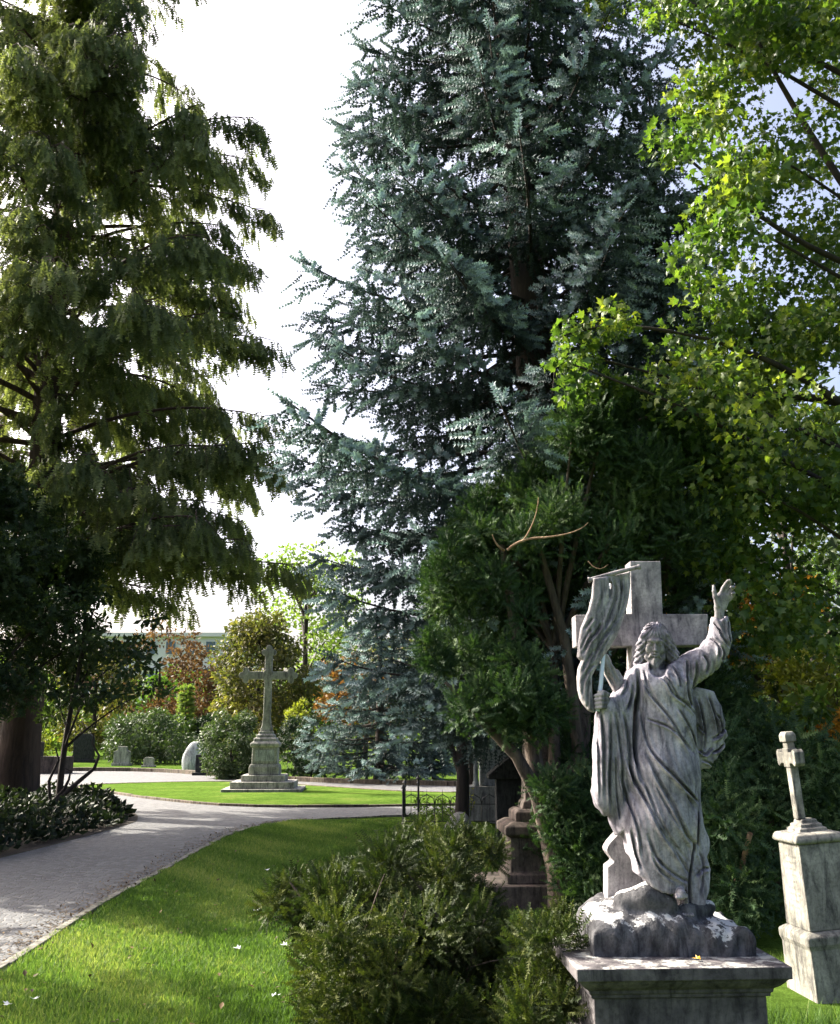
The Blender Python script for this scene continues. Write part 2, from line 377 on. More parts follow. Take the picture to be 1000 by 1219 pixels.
def tpl_maple():
    o = [(0,0), (-.18,.02), (-.5,.12), (-.36,.3), (-.56,.62), (-.27,.55), (-.17,.62), (0,1.0), (.17,.62), (.27,.55), (.56,.62), (.36,.3), (.5,.12), (.18,.02)]
    V = [(0, -.03, .35)]+[(x, .55*abs(x)**1.5 + .3*max(0,z-.35)**2 + .1*x, z) for x, z in o]; n = len(o)
    return np.array(V, float), np.array([(0, 1+i, 1+(i+1) % n) for i in range(n)])
def rnd_dir(n):
    d = rng.normal(size=(n, 3)); return d/np.linalg.norm(d, axis=1)[:, None]
BR = tpl_brush(5, 6, .30, .07, .55); BR2 = tpl_brush(4, 4, .4, .09); SP = tpl_spray(6, .24, .075); YS = tpl_spray(8, .20, .05, .45, .05); YB = tpl_brush(6, 5, .22, .026, .6)
LF = tpl_leaf(); MP = tpl_maple(); LFN = tpl_leaf(.36, .06)
def clump_leaves(C, Rd, per, flat=.75, shell=.55):
    """leaf positions spread through ellipsoidal clumps"""
    n = len(C); d = rnd_dir(n*per).reshape(n, per, 3); rr = shell + (1-shell)*rng.random((n, per, 1))**.7
    rr = np.where(rng.random((n, per, 1)) < .25, rng.random((n, per, 1)), rr)
    off = d*rr*Rd[:, None, None]; off[..., 2] *= flat
    d = d.copy(); drop = rng.random((n, per)) > np.minimum(1, (Rd/(1e-6+np.percentile(Rd, 70)))**1.6)[:, None]
    P_ = C[:, None, :]+off; P_[drop] = (0, 0, -9)
    return P_.reshape(-1, 3), d.reshape(-1, 3)
def ellipsoid_clumps(c, r, n, inner=.45, zmin=-1):
    out = []
    while len(out) < n:
        d = rnd_dir(1)[0]
        if d[2] < zmin: continue
        q = inner+(1-inner)*random.random()**.6
        out.append(np.array(c)+d*np.array(r)*q)
    return np.array(out)
def tree_limbs(base, top, r0, targets, nmax=14, rl=.12, start=.25):
    """trunk + limbs reaching clump centres"""
    base = np.array(base, float); top = np.array(top, float)
    mid = (base+top)/2+np.array([rng.normal()*.15, rng.normal()*.15, 0]); tr = bez(base, mid, top, 12)
    rad = r0*np.linspace(1, .25, 12); rad[0] *= 1.35
    paths = [(tr, rad)]
    sel = rng.permutation(len(targets))[:nmax]
    for i in sel:
        t = targets[i]; h = np.clip((t[2]-base[2])/(top[2]-base[2]+1e-6)-.22, start, .95); k = h*11; a = tr[int(k)] if k < 11 else tr[-1]
        midp = (a+t)/2+np.array([0, 0, .12*np.linalg.norm(t-a)])
        L = np.linalg.norm(t-a); r = min(rl, r0*.5)*(.4+.6*min(L/4, 1))
        paths.append((bez(a, midp, t, 7), r*np.linspace(1, .2, 7)))
    return paths
def broadleaf(name, base, c, r, ncl, clr, per, size, mat, label, cat, group=None, tpl=LF, trunk_r=.25, barkm='bark_dark', flat=.75, inner=.45, nlimb=12, up=.5, crown='crown', zmin=-1, trunk_top=None):
    root = empty(name, (base[0], base[1], base[2] if len(base) > 2 else 0), label, cat, group)
    C = ellipsoid_clumps(c, r, ncl, inner, zmin); C = C[C[:, 2] > .05]
    Rd = clr*rng.uniform(.65, 1.25, len(C))
    pos, d = clump_leaves(C, Rd, per, flat); n = len(pos)
    D = d*.6+rnd_dir(n)*.8; D[:, 2] -= .2
    roll = rng.random(n)*2*PI
    ti = np.clip(np.repeat(rng.uniform(.15, .85, len(C)), per)*.6+rng.random(n)*.4, 0, 1)
    keep = pos[:, 2] > .03; pos, D, roll, ti = pos[keep], D[keep], roll[keep], ti[keep]
    paths = tree_limbs(root.location, trunk_top or (c[0], c[1], c[2]+r[2]*.4), trunk_r, C, nlimb)
    V, F = tube_np(paths, 7); mesh_np('trunk', V, F, M[barkm], root, True)
    scatter(tpl, pos, frames(D, roll), size*rng.uniform(.7, 1.3, len(pos)), ti, crown, mat, root)
    return root
def conifer(name, base, H, radf, z0, step, nper, mat, label, cat, group=None, lean=(0, 0), brush=BR, sh=.15, sec=.18, trunk_r=.3, droop=-.2, barkm='bark_dark', fmin=.25, tert=.075, ztop=None, extra=None, secl=.6, hang=.4, curtain=False, skip=0.0):
    """whorled conifer: branches > side twigs > needle shoots"""
    root = empty(name, (base[0], base[1], 0), label, cat, group); b = np.array([base[0], base[1], 0.])
    ln = np.array([lean[0], lean[1], 0.])
    tz = np.linspace(0, H, 16); tr = b+ln*(tz/H)[:, None]; tr[:, 2] = tz
    rad = trunk_r*(1-tz/H)**.85+.015; rad[0] *= 1.3
    paths = [(tr, rad)]; P0 = []; P1 = []; TT = []
    z = z0
    while z < H*.97:
        n = nper if isinstance(nper, int) else nper(z); a0 = random.random()*2*PI
        for k in range(n):
            if random.random() < skip: continue
            zz = z+random.uniform(-.22, .22)*step; az = a0+2*PI*k/n+random.uniform(-.35, .35); L = radf(zz, az)*random.uniform(.80, 1.08)
            if L < .1: continue
            o = np.array([math.cos(az), math.sin(az), 0]); a = b+ln*(zz/H); a[2] = zz
            t = np.linspace(0, 1, 9)[:, None]
            dz = droop*L*(t**1.0)*(1.6-t*.9) + .13*L*t**3 + (.1*L*t if zz > H*.6 else 0)
            sway = np.cross(o, [0, 0, 1])*random.uniform(-.12, .12)*L
            pts = a+o*L*t+sway*t*t; pts[:, 2] += dz[:, 0]
            pts[:, 2] = np.maximum(pts[:, 2], .18)
            paths.append((pts, (.010+.009*L)*np.linspace(1, .18, 9)))
            sd_ = np.cross(o, [0, 0, 1]); ns = max(3, int(L*(1-fmin)/sec)); tn = random.random()
            for i in range(ns):
                u = fmin+(1-fmin)*(i+random.random()*.6)/ns; q = u*8; i0 = int(min(q, 7)); pp = pts[i0]+(pts[i0+1]-pts[i0])*(q-i0)
                l2 = secl*(1-u*.5)*min(1, .4+L*.3)*random.uniform(.7, 1.2)*(.7 + .3*(u > fmin+.12))
                for s in (-1, 1):
                    dr = o*random.uniform(.45, .85)+sd_*s*random.uniform(.55, 1); dr /= np.linalg.norm(dr); dr[2] = -random.uniform(.05, .95)*hang + .08
                    m_ = max(2, int(l2/(tert if u < .6 else tert*.8)))
                    for j in range(m_):
                        v = (j+.5)/m_; p = pp+dr*l2*(v+random.uniform(-.5,.5)/m_); p[2] -= hang*.55*l2*v*v+random.uniform(-.02,.03)
                        d = dr*.75+sd_*s*0+np.array([random.uniform(-.5, .5), random.uniform(-.5, .5), random.uniform(-.65, .35)])*(1 if j < m_-1 else .25)
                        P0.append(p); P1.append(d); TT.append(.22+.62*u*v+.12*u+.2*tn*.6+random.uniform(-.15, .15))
            if curtain:
                for i in range(int(L*5)):
                    u = .12+.8*random.random(); q = u*8; i0 = int(min(q, 7)); pp = pts[i0]+(pts[i0+1]-pts[i0])*(q-i0)+sd_*random.uniform(-.28, .28)*(1-u*.4)
                    for j in range(random.randint(2, 4)):
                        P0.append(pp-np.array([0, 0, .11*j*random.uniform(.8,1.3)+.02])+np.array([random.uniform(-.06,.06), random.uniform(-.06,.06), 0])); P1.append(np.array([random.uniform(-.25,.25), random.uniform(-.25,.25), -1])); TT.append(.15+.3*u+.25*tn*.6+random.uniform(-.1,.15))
            for j in range(3):
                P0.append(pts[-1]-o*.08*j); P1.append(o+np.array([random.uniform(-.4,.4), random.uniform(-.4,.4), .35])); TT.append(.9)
        z += step*(.8+.4*random.random())
    V, F = tube_np(paths, 6); mesh_np('trunk', V, F, M[barkm], root, True)
    P0 = np.array(P0); P1 = np.array(P1); n = len(P0)
    keep = P0[:, 2] > .06; P0, P1 = P0[keep], P1[keep]; TT = np.clip(np.array(TT)[keep], 0, 1); n = len(P0)
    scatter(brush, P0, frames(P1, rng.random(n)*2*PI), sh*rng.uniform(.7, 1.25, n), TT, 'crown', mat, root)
    print(name, 'shoots', n, 'faces', n*len(brush[1]), round(time.time()-T0, 1))
    return root
# ------------------------------------------------------------------ vegetation
# tall deciduous redwood at the left: rising limbs with hanging sprays
def redwood(base, H, label):
    root = empty('redwood_tree', (base[0], base[1], 0), label, 'tree')
    b = np.array([base[0], base[1], 0.]); tz = np.linspace(0, H, 20)
    tr = np.stack([b[0]+.012*tz+.12*np.sin(tz*.4), b[1]+.0*tz, tz], -1); rad = .42*(1-tz/H)**.8+.02; rad[0] = .62; rad[1] = .46
    paths = [(tr, rad)]; P0 = []; P1 = []; TT = []; SCL = []
    def twig(p, d, l, t0):
        n = max(3, int(l/.085))
        for j in range(n):
            v = (j+.5)/n; q = p+d*l*v; q[2] -= .5*l*v*v
            for k in range(4):
                dd = d*random.uniform(.0, .5)+np.array([random.uniform(-.3, .3), random.uniform(-.3, .3), -random.uniform(.6, 1.2)])
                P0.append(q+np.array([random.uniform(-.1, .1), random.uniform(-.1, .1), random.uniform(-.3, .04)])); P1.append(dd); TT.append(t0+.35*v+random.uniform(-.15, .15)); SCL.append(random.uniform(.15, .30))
    z = 4.6
    while z < H*.98:
        for k in range(random.choice((3, 4, 4, 5))):
            az = random.random()*2*PI; f = (z/H); L = (5.75+.6*math.exp(-((z-9.5)/3.5)**2))*(1-f**2.2)**.8*random.uniform(.74, 1.05)
            if z < 7: L *= .9
            o = np.array([math.cos(az), math.sin(az), 0]); a = np.array([np.interp(z, tz, tr[:, 0]), b[1], z]); t = np.linspace(0, 1, 10)[:, None]
            rise = L*random.uniform(.0, .5)
            sdv = np.cross(o, [0, 0, 1]); pts = a+o*L*t+sdv*random.uniform(-.15, .15)*L*t*t; pts[:, 2] += (rise*(t*1.6-t*t*1.15))[:, 0]
            paths.append((pts, (.015+.010*L)*np.linspace(1, .15, 10)))
            ns = int(L/.2); tb = random.uniform(.1, .45); gap = random.random()
            for i in range(ns):
                u = .22+.78*(i+random.random())/ns
                if random.random() < .75-.7*u: continue
                q = min(u*9, 8.999); i0 = int(q); pp = pts[i0]+(pts[i0+1]-pts[i0])*(q-i0)
                s = random.choice((-1, 1)); dd = o*random.uniform(.3, .9)+sdv*s*random.uniform(.3, 1); dd /= np.linalg.norm(dd); dd[2] = random.uniform(-.35, .25)
                l2 = random.uniform(.5, 1.25)*(1.1-.55*u)*(.6+L*.12)
                paths.append((np.array([pp, pp+dd*l2*.5, pp+dd*l2+np.array([0, 0, -.5*l2])]), np.array([.012, .008, .003])))
                twig(pp, dd, l2, tb)
            twig(pts[-1]-o*.3, o+np.array([0, 0, -.2]), .6, tb+.1)
        z += random.uniform(.34, .54)*(1.0 if z < 18 else 1.5)
    for k in range(150):                                              # short shoots veiling the trunk
        z = random.uniform(5, H*.9); az = random.random()*2*PI; o = np.array([math.cos(az), math.sin(az), 0]); a = np.array([np.interp(z, tz, tr[:, 0]), b[1], z])
        l = random.uniform(.5, 1.3); paths.append((np.array([a, a+o*l*.6+[0,0,.15], a+o*l]), np.array([.014,.01,.004]))); twig(a+o*.25, o, l, random.uniform(.15,.5))
    V, F = tube_np(paths, 5); mesh_np('trunk', V, F, M['bark_red'], root, True)
    P0 = np.array(P0); P1 = np.array(P1)
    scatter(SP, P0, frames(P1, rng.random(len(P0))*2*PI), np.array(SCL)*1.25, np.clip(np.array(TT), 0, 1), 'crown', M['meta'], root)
    print('redwood', len(P0), 'faces', len(P0)*len(SP[1]), round(time.time()-T0, 1))
    return root
redwood((-8.2, 20.0), 25, 'huge dark redwood with drooping feathery sprays at the left edge beside the paved path')

# big blue spruce
def spr_r(z, az):
    r = 3.95*max(0, 1-z/21.0)**.75
    if math.cos(az) > 0 and z < 8: r *= .84
    r *= 1+.10*math.exp(-((z-4.8)/1.2)**2)*(math.cos(az) < -.2)
    if z < 4: r *= .28+.16*z if math.cos(az) < 0 else .22+.15*z
    r *= 1+.10*math.sin(3*az+z*1.7)+.08*math.sin(z*2.9)
    return r
SPK = dict(sh=.20, hang=.55, curtain=True)
conifer('blue_spruce', (1.85, 12.0), 20, spr_r, 1.8, .70, lambda z: 12 if z < 13 else 8, M['spruce'],
        'towering blue spruce with silvery drooping branches in the middle of the picture', 'tree', lean=(-1.0, .4), trunk_r=.34,
        sec=.15, tert=.085, secl=.76, fmin=.26, droop=-.16, skip=.06, **SPK)
conifer('blue_spruce', (3.45, 12.8), 11.0, lambda z, a: (1.3 if z < 7 else 1.9)*max(0, 1-z/11.1)**.8, 4.6, .5, 6, M['spruce'],
        'slender blue spruce half hidden between the towering spruce and the maple', 'tree', trunk_r=.14, sec=.16, tert=.09, secl=.6, fmin=.2, droop=-.1, **SPK)
conifer('blue_spruce', (-1.3, 29.8+2), 5.6, lambda z, a: 2.7*max(0, 1-z/5.7)**.6, .5, .42, 7, M['spruce'],
        'wide low blue spruce on the far lawn under the big spruce boughs', 'tree', trunk_r=.16, sec=.22, tert=.14, secl=.7, fmin=.15, droop=-.12, sh=.27, hang=.5, brush=BR2)
conifer('blue_spruce', (.45, 33), 1.6, lambda z, a: .75*max(0, 1-z/1.7)**.5, .35, .2, 7, M['spruce'],
        'tiny blue spruce on the far lawn left of the slim bare trunk', 'tree', trunk_r=.06, sec=.15, tert=.12, secl=.35, fmin=.1, droop=-.1, sh=.2, hang=.4, brush=BR2)

# clump based trees -------------------------------------------------------
def clump_tree(name, base, C, Rd, per, size, mat, label, cat, tpl, top, trunk_r, barkm, nlimb=14, group=None, flat=.6, droopy=.3, sig=.8, shell=.4, extra_paths=None, face_up=0.0, rl=.12, crown='crown', upd=0.0):
    root = empty(name, (base[0], base[1], 0), label, cat, group)
    C = np.array(C); Rd = np.array(Rd)
    pos, d = clump_leaves(C, Rd, per, flat, shell); n = len(pos)
    D = d*.7+rnd_dir(n)*sig; D[:, 2] += upd-droopy
    ti = np.clip(np.repeat(rng.uniform(.1, .8, len(C)), per)*.55+rng.random(n)*.5, 0, 1)
    keep = pos[:, 2] > .04; pos, D, ti = pos[keep], D[keep], ti[keep]; n = len(pos)
    roll = rng.random(n)*2*PI if not face_up else rng.normal(size=n)*face_up+PI*0
    paths = tree_limbs((base[0], base[1], 0), top, trunk_r, C, nlimb, rl)
    if extra_paths: paths += extra_paths
    V, F = tube_np(paths, 8); mesh_np('trunk', V, F, M[barkm], root, True)
    scatter(tpl, pos, frames(D, roll), size*rng.uniform(.5, 1.35, n), ti, crown, mat, root)
    print(name, n, 'faces', n*len(tpl[1]), round(time.time()-T0, 1))
    return root
# maple at the right: clumps placed in the air where its boughs reach
mc = []; mr = []
def boughs(poly, n, d0, d1, r0, r1):
    xs_ = [p[0] for p in poly]; ys_ = [p[1] for p in poly]; k = 0
    while k < n:
        x = random.uniform(min(xs_), max(xs_)); y = random.uniform(min(ys_), max(ys_))
        ins = False; j = len(poly)-1
        for i in range(len(poly)):
            if (poly[i][1] > y) != (poly[j][1] > y) and x < (poly[j][0]-poly[i][0])*(y-poly[i][1])/(poly[j][1]-poly[i][1])+poly[i][0]: ins = not ins
            j = i
        if ins: mc.append(P(x, y, random.uniform(d0, d1))); mr.append(random.uniform(r0, r1)); k += 1
boughs([(850,-60), (1010,-160), (1330,-160), (1330,300), (1010,330), (860,330), (815,290), (860,180), (835,80)], 52, 7.6, 10.4, .3, .62)
boughs([(812,60), (870,20), (900,240), (860,330), (800,300), (812,260), (850,200), (790,160)], 12, 7.6, 8.8, .25, .4)
boughs([(850,340), (1100,330), (1100,600), (850,580), (800,480)], 26, 8.0, 10.5, .4, .65)
boughs([(830,560), (1080,560), (1080,760), (900,770), (860,680)], 14, 9, 11, .4, .6)
boughs([(655,385), (760,370), (765,430), (720,480), (655,450)], 9, 8.3, 9.2, .16, .30)
boughs([(770,0), (900,-20), (880,60), (800,40)], 6, 8.5, 9.5, .25, .4)
boughs([(800,-40), (1010,-60), (1010,560), (850,560), (830,330), (870,200)], 46, 10.5, 13, .35, .7)
boughs([(640,-60), (800,-60), (790,10), (660,10)], 5, 9.5, 10.5, .2, .35)
for k in range(26):
    mc.append(np.array([7.4, 9.5, 7.6])+rnd_dir(1)[0]*np.array([3.2, 3.4, 3.6])*random.uniform(.5, 1)); mr.append(random.uniform(.5, .8))
ep = [(bez(P(1090,560,9.6), P(960,420,9.0), P(800,395,8.6), 9), np.linspace(.06,.012,9)), (bez(P(1080,500,9.6), P(900,440,9.2), P(760,500,9.0), 9), np.linspace(.06,.012,9)),
      (bez(P(1060,300,9.4), P(930,120,9.2), P(880,0,9), 9), np.linspace(.05,.012,9)), (bez(P(1060,330,9.4), P(930,300,9), P(790,160,8.4), 9), np.linspace(.04,.01,9)),
      (bez(P(800,395,8.6), P(720,380,8.6), P(670,400,8.6), 7), np.linspace(.02,.008,7)), (bez((6.1,10,2.6), P(1100,560,9.6), P(1060,300,9.4), 9), np.linspace(.2,.08,9))]
clump_tree('maple_tree', (6.4, 10.0), mc, mr, 360, .078, M['maple'], 'maple with bright yellow green leaves filling the upper right corner', 'tree', MP, (6.9, 10, 8.5), .2, 'bark_dark', 22, droopy=.6, sig=1.0, flat=.6, extra_paths=ep, rl=.045)

# big spreading yew behind the statue
yc = []; yr = []
_mc, _mr = mc, mr
mc, mr = yc, yr
boughs([(550,640), (605,570), (640,640), (640,700), (600,800), (540,800), (525,740)], 40, 8.80, 10.10, 0.10, 0.2)
boughs([(640,520), (700,480), (790,470), (830,520), (850,600), (830,700), (700,680), (640,620)], 52, 8.90, 10.90, 0.18, 0.39)
boughs([(540,760), (620,780), (690,860), (650,880), (560,850)], 16, 8.80, 9.70, 0.13, 0.25)
boughs([(640,700), (860,690), (880,860), (850,930), (640,900)], 40, 9.70, 11.30, 0.22, 0.46)
boughs([(655,900), (800,900), (820,1060), (660,1090), (650,1000)], 26, 8.90, 10.30, 0.17, 0.32)
boughs([(560,600), (650,560), (650,900), (580,820)], 18, 9.80, 10.90, 0.22, 0.39)
boughs([(560,810), (640,830), (650,870), (590,860)], 7, 8.6, 9.0, .12, .2)
boughs([(655,930), (720,930), (715,1090), (670,1090)], 14, 8.7, 9.2, .12, .2)
for (lx_, ly_) in [(552,608), (566,590), (580,578), (600,560), (628,548), (652,520), (668,500), (690,478), (712,462), (735,452), (760,455), (778,470), (800,480), (535,645), (522,680), (515,750), (820,500)]:
    d_ = random.uniform(9.0, 9.8)
    for q_ in range(6): mc.append(P(lx_+q_*random.uniform(-3,3), ly_+q_*9, d_)); mr.append(.05+.025*q_)
ep = [(np.array([np.array([P(668,1040,9.2)[0]+.03, 9.2, -.05]), P(668, 1040, 9.20), P(652, 985, 9.20), P(640, 930, 9.20), P(628, 850, 9.20), P(614, 760, 9.20), P(604, 690, 9.20), P(596, 640, 9.20)]), np.array([.17,.13,.10,.085,.065,.05,.04,.03])),
      (np.array([P(655, 1000, 9.15), P(640, 945, 9.10), P(615, 900, 9.05), P(580, 865, 9.00), P(556, 836, 8.95), P(530, 812, 8.90)]), np.array([.085,.075,.055,.04,.03,.015])),
      (np.array([P(655, 1000, 9.30), P(690, 900, 9.60), P(700, 780, 9.90), P(720, 650, 10.20), P(745, 520, 10.40)]), np.array([.10,.09,.07,.05,.03])),
      (np.array([P(690, 900, 9.60), P(672, 760, 9.50), P(650, 680, 9.40), P(640, 640, 9.30)]), np.array([.07,.05,.035,.02])),
      (np.array([P(700, 800, 9.90), P(790, 700, 10.40), P(810, 560, 10.60)]), np.array([.09,.06,.02]))]
yb = P(668, 1060, 9.25)
yroot = clump_tree('yew_tree', (yb[0], yb[1]), yc, yr, 240, .13, M['yew'], 'dark spreading yew with a leaning peeling trunk behind the statue', 'tree', YS, (yb[0]+.1, yb[1]+.6, 2.6), .10, 'bark_pale', 10, droopy=-.45, sig=.75, flat=.9, extra_paths=ep, rl=.05)
mc, mr = _mc, _mr
# bare dead twigs of the yew catching the light
tw = [(bez(P(604,655,8.65), P(618,640,8.60), P(648,640,8.55), 8), np.linspace(.014,.010,8)), (bez(P(648,640,8.55), P(690,636,8.50), P(700,622,8.50), 8), np.linspace(.010,.003,8)),
      (bez(P(622,645,8.60), P(640,620,8.55), P(641,592,8.50), 8), np.linspace(.009,.003,8)), (bez(P(600,655,8.70), P(590,650,8.60), P(586,636,8.60), 6), np.linspace(.012,.004,6)),
      (bez(P(700,668,8.70), P(712,684,8.60), P(724,672,8.60), 6), np.linspace(.006,.003,6))]
for g_ in ((0, 1, 2), (3,), (4,)):
    V, F = tube_np([tw[i] for i in g_], 6); mesh_np('dead_branch', V, F, M['twig'], yroot, True)

# foreground yew shrub
sc_ = []; sr_ = []
mc, mr = sc_, sr_
boughs([(385,1060), (470,1020), (575,1022), (580,1080), (560,1120), (420,1120), (390,1095)], 60, 5.2, 6.2, .09, .18)
boughs([(345,1062), (400,1060), (400,1120), (370,1130)], 13, 5.3, 5.7, .06, .12)
boughs([(390,1095), (640,1115), (680,1240), (600,1300), (420,1280), (375,1180)], 105, 4.7, 5.9, .10, .19)
boughs([(550,1090), (650,1130), (665,1230), (580,1160)], 18, 5.0, 5.8, .08, .14)
boughs([(475,1008), (570,1005), (575,1025), (480,1035)], 9, 6.0, 6.7, .07, .12)
boughs([(630,1120), (668,1110), (682,1240), (610,1240)], 26, 4.25, 4.9, .07, .13)
for (lx_, ly_) in [(335,1050), (352,1040), (372,1040), (398,1030), (425,1027), (455,1012), (480,992), (500,985), (520,992), (545,982), (575,995), (370,1185), (362,1200), (668,1085)]:
    d_ = random.uniform(5.3, 6.2)
    for q_ in range(4): mc.append(P(lx_+q_*random.uniform(-3,6), ly_+q_*9, d_)); mr.append(.03+.02*q_)
ep = [(bez(P(500,1260,5.3), P(480,1150,5.3), P(486,1060,5.4), 7), np.linspace(.022,.008,7)), (bez(P(470,1260,5.3), P(440,1180,5.05), P(428,1140,5.0), 7), np.linspace(.010,.005,7)),
      (bez(P(520,1260,5.3), P(560,1160,5.2), P(585,1070,5.4), 7), np.linspace(.022,.008,7)), (bez(P(500,1250,5.3), P(420,1150,5.2), P(345,1050,5.4), 7), np.linspace(.02,.005,7)),
      (bez(P(420,1160,5.0), P(445,1070,4.95), P(458,1040,5.0), 8), np.linspace(.007,.002,8)),
      (bez(P(470,1180,4.95), P(470,1120,4.9), P(484,1080,4.95), 8), np.linspace(.009,.003,8))]
sb = P(500, 1225, 5.4)
clump_tree('yew_shrub', (sb[0], sb[1]), sc_, sr_, 190, .08, M['yew_bush'], 'low golden green yew shrub with bare twigs in the foreground left of the statue', 'shrub', YS, (sb[0], sb[1], .8), .03, 'bark_pale', 24, droopy=-.3, sig=.45, flat=.8, extra_paths=ep, rl=.012)
mc, mr = _mc, _mr

# dark evergreens at the left, in front of the redwood
broadleaf('yew_tree', (-7.6, 16.6), (-7.5, 16.6, 4.0), (1.95, 1.5, 2.1), 55, .45, 190, .26, M['dark_leaf'], 'dark bushy evergreen against the redwood trunk at the left edge', 'tree', None, SP, .1, 'bark_dark', .8, .4)
broadleaf('small_tree', (-6.25, 17.4), (-5.9, 17.4, 3.0), (1.5, 1.3, 1.3), 40, .30, 110, .13, M['dark_leaf'], 'small dark leaved tree with several thin stems at the edge of the bed', 'tree', None, LF, .07, 'bark_dark', .5, .2)
t = empty('bare_shrub', (-5.95, 17.2, 0), 'dark bare shrub with two curved stems beside the bed', 'shrub')
V, F = tube_np([(np.array([P(66,955,17.2), P(88,935,17.2), P(112,915,17.2), P(118,900,17.2), P(110,885,17.2), P(112,872,17.2)]), np.array([.045,.04,.03,.022,.016,.01])),
                (np.array([P(62,955,17.2), P(76,940,17.2), P(82,928,17.2), P(84,918,17.2), P(76,914,17.2)]), np.array([.035,.03,.022,.015,.008])),
                (np.array([P(60,955,17.3), P(58,930,17.3), P(70,905,17.3), P(66,890,17.3)]), np.array([.03,.025,.02,.01]))], 7)
mesh_np('stem', V, F, M['bark_dark'], t, True)
# ground cover bed (nobody could count the leaves)
n = 30000
bx_ = rng.uniform(-13, -4.9, n); by_ = rng.uniform(8.5, 21.0, n)
be = np.array(bed_edge); ed = np.interp(by_, be[::-1, 1], be[::-1, 0])
k = (bx_ < ed-.12)&(bx_ > ed-6.5); bx_, by_, ed = bx_[k], by_[k], ed[k]
hgt = .48*np.clip((ed-bx_)/.6, .15, 1)*(.75+.35*np.sin(bx_*3.1)*np.cos(by_*2.7)); z = hgt*rng.random(len(bx_))**.4
D = rnd_dir(len(bx_)); D[:, 2] = np.abs(D[:, 2])*.6+.1
o = scatter(LF, np.stack([bx_, by_, z], -1), frames(D, rng.random(len(z))*2*PI), rng.uniform(.09, .17, len(z)), rng.random(len(z)), 'ground_cover', M['ivy'], None); o['kind'] = 'stuff'
# grass blades on the near lawn and by the gravestone
def blades(n, fx, fy, h, name, keepf, w=.006, mat='grass_blades', z0=0):
    x = fx(n); y = fy(n); k = keepf(x, y); x, y = x[k], y[k]; m_ = len(x)
    b = np.stack([x, y, np.full(m_, z0)], -1); a = rng.random(m_)*2*PI; hh = h*rng.uniform(.5, 1.2, m_)
    sdv = np.stack([np.cos(a), np.sin(a), 0*a], -1)*(w*(y/7))[:, None]
    tip = b+np.stack([rng.normal(size=m_)*.4*hh, rng.normal(size=m_)*.4*hh, hh], -1)
    tn_ = .45+.16*np.sin(x*2.3+1.3*np.sin(y*1.1))+.16*np.sin(y*1.9+1.7*np.sin(x*2.9))+.12*np.sin(x*7+y*5)
    V = np.stack([b-sdv, b+sdv, tip], 1).reshape(-1, 3); F = np.arange(3*m_).reshape(-1, 3)
    o = mesh_np(name, V, F, M[mat], None, False, np.repeat(np.clip(tn_+rng.normal(0, .22, m_), 0, 1), 3)); o['kind'] = 'stuff'; return o
re_ = np.array(right_edge[:40])
inl = lambda x, y: (x > np.interp(y, re_[:, 1], re_[:, 0])+.03+.04*np.sin(y*9))&(x < .6*y*.05+.9)&(y < 18.2+.0*x)
blades(330000, lambda n: rng.uniform(-3.1, 1.2, n), lambda n: 4.6+13.5*rng.random(n)**1.6, .045, 'grass', inl)
blades(14000, lambda n: rng.uniform(1.3, 3.6, n), lambda n: rng.uniform(4.7, 7.2, n), .10, 'grass', lambda x, y: ~((x > 1.95)&(y > 6.0)&(y < 6.9)&(x < 3.1)), .004)
# ------------------------------------------------------------------ background planting
R_ = random.Random(2)
broadleaf('golden_tree', (-6.5, 41), (-6.5, 41, 3.2), (2.1, 2.0, 3.1), 120, .6, 150, .20, M['gold_tree'], 'round golden green tree directly behind the tall stone cross', 'tree', None, LF, .2, 'bark_dark', .9, .6, zmin=-.85)
broadleaf('rhododendron', (-6.3, 33.5), (-6.3, 33.5, 1.0), (1.0, .9, 1.15), 60, .3, 190, .14, M['rhodo'], 'round dense rhododendron close behind the tall stone cross on its left', 'shrub', None, LFN, .05, 'bark_dark', .9, .6)
broadleaf('rhododendron', (-13.0, 48), (-13.0, 48, 1.1), (2.2, 1.6, 1.25), 60, .5, 170, .2, M['rhodo'], 'wide dark rhododendron on the far lawn between the small gravestones', 'shrub', None, LFN, .05, 'bark_dark', .9, .6)
for (px, Y, h, wd, mt, lab, top_) in [(352, 34, 2.0, .55, 'yew_col', 'dark clipped yew cone just right of the tall stone cross', None), (372, 33, 2.0, .6, 'yew_col', 'dark clipped yew cone with a rounded foot, farther right of the tall cross', None)]:
    x = (px-500)/FOC*Y*.985
    r_ = broadleaf('yew_cone', (x, Y), (x, Y, h*.5), (wd, wd, h*.55), 34, .2, 110, .12, M[mt], lab, 'shrub', None, SP, .05, 'bark_dark', .9, .6)
broadleaf('yellow_shrub', (-4.55, 37), (-4.55, 37, 2.0), (.5, .5, .75), 14, .2, 100, .12, M['yellow'], 'bright yellow ball shrub peeping out right of the tall cross', 'shrub', None, LF, .04, 'bark_dark')
broadleaf('yellow_shrub', (-18.0, 45), (-18.0, 45, .9), (1.2, .9, 1.0), 24, .35, 100, .16, M['yellow'], 'yellow leaved shrub behind the brown tomb at the left', 'shrub', None, LF, .04, 'bark_dark')
broadleaf('green_tree', (-6.2, 52), (-6.2, 52, 7.2), (3.4, 3.0, 4.6), 70, .9, 110, .28, M['lime_tree'], 'light green tree glowing behind the left edge of the spruce', 'tree', None, LF, .25, 'bark_dark')
broadleaf('orange_tree', (-2.6, 47), (-2.6, 47, 3.2), (2.6, 2.0, 1.6), 40, .6, 100, .25, M['rusty_orange'], 'rusty orange leaved tree seen low through the spruce branches', 'tree', None, LF, .15, 'bark_dark')
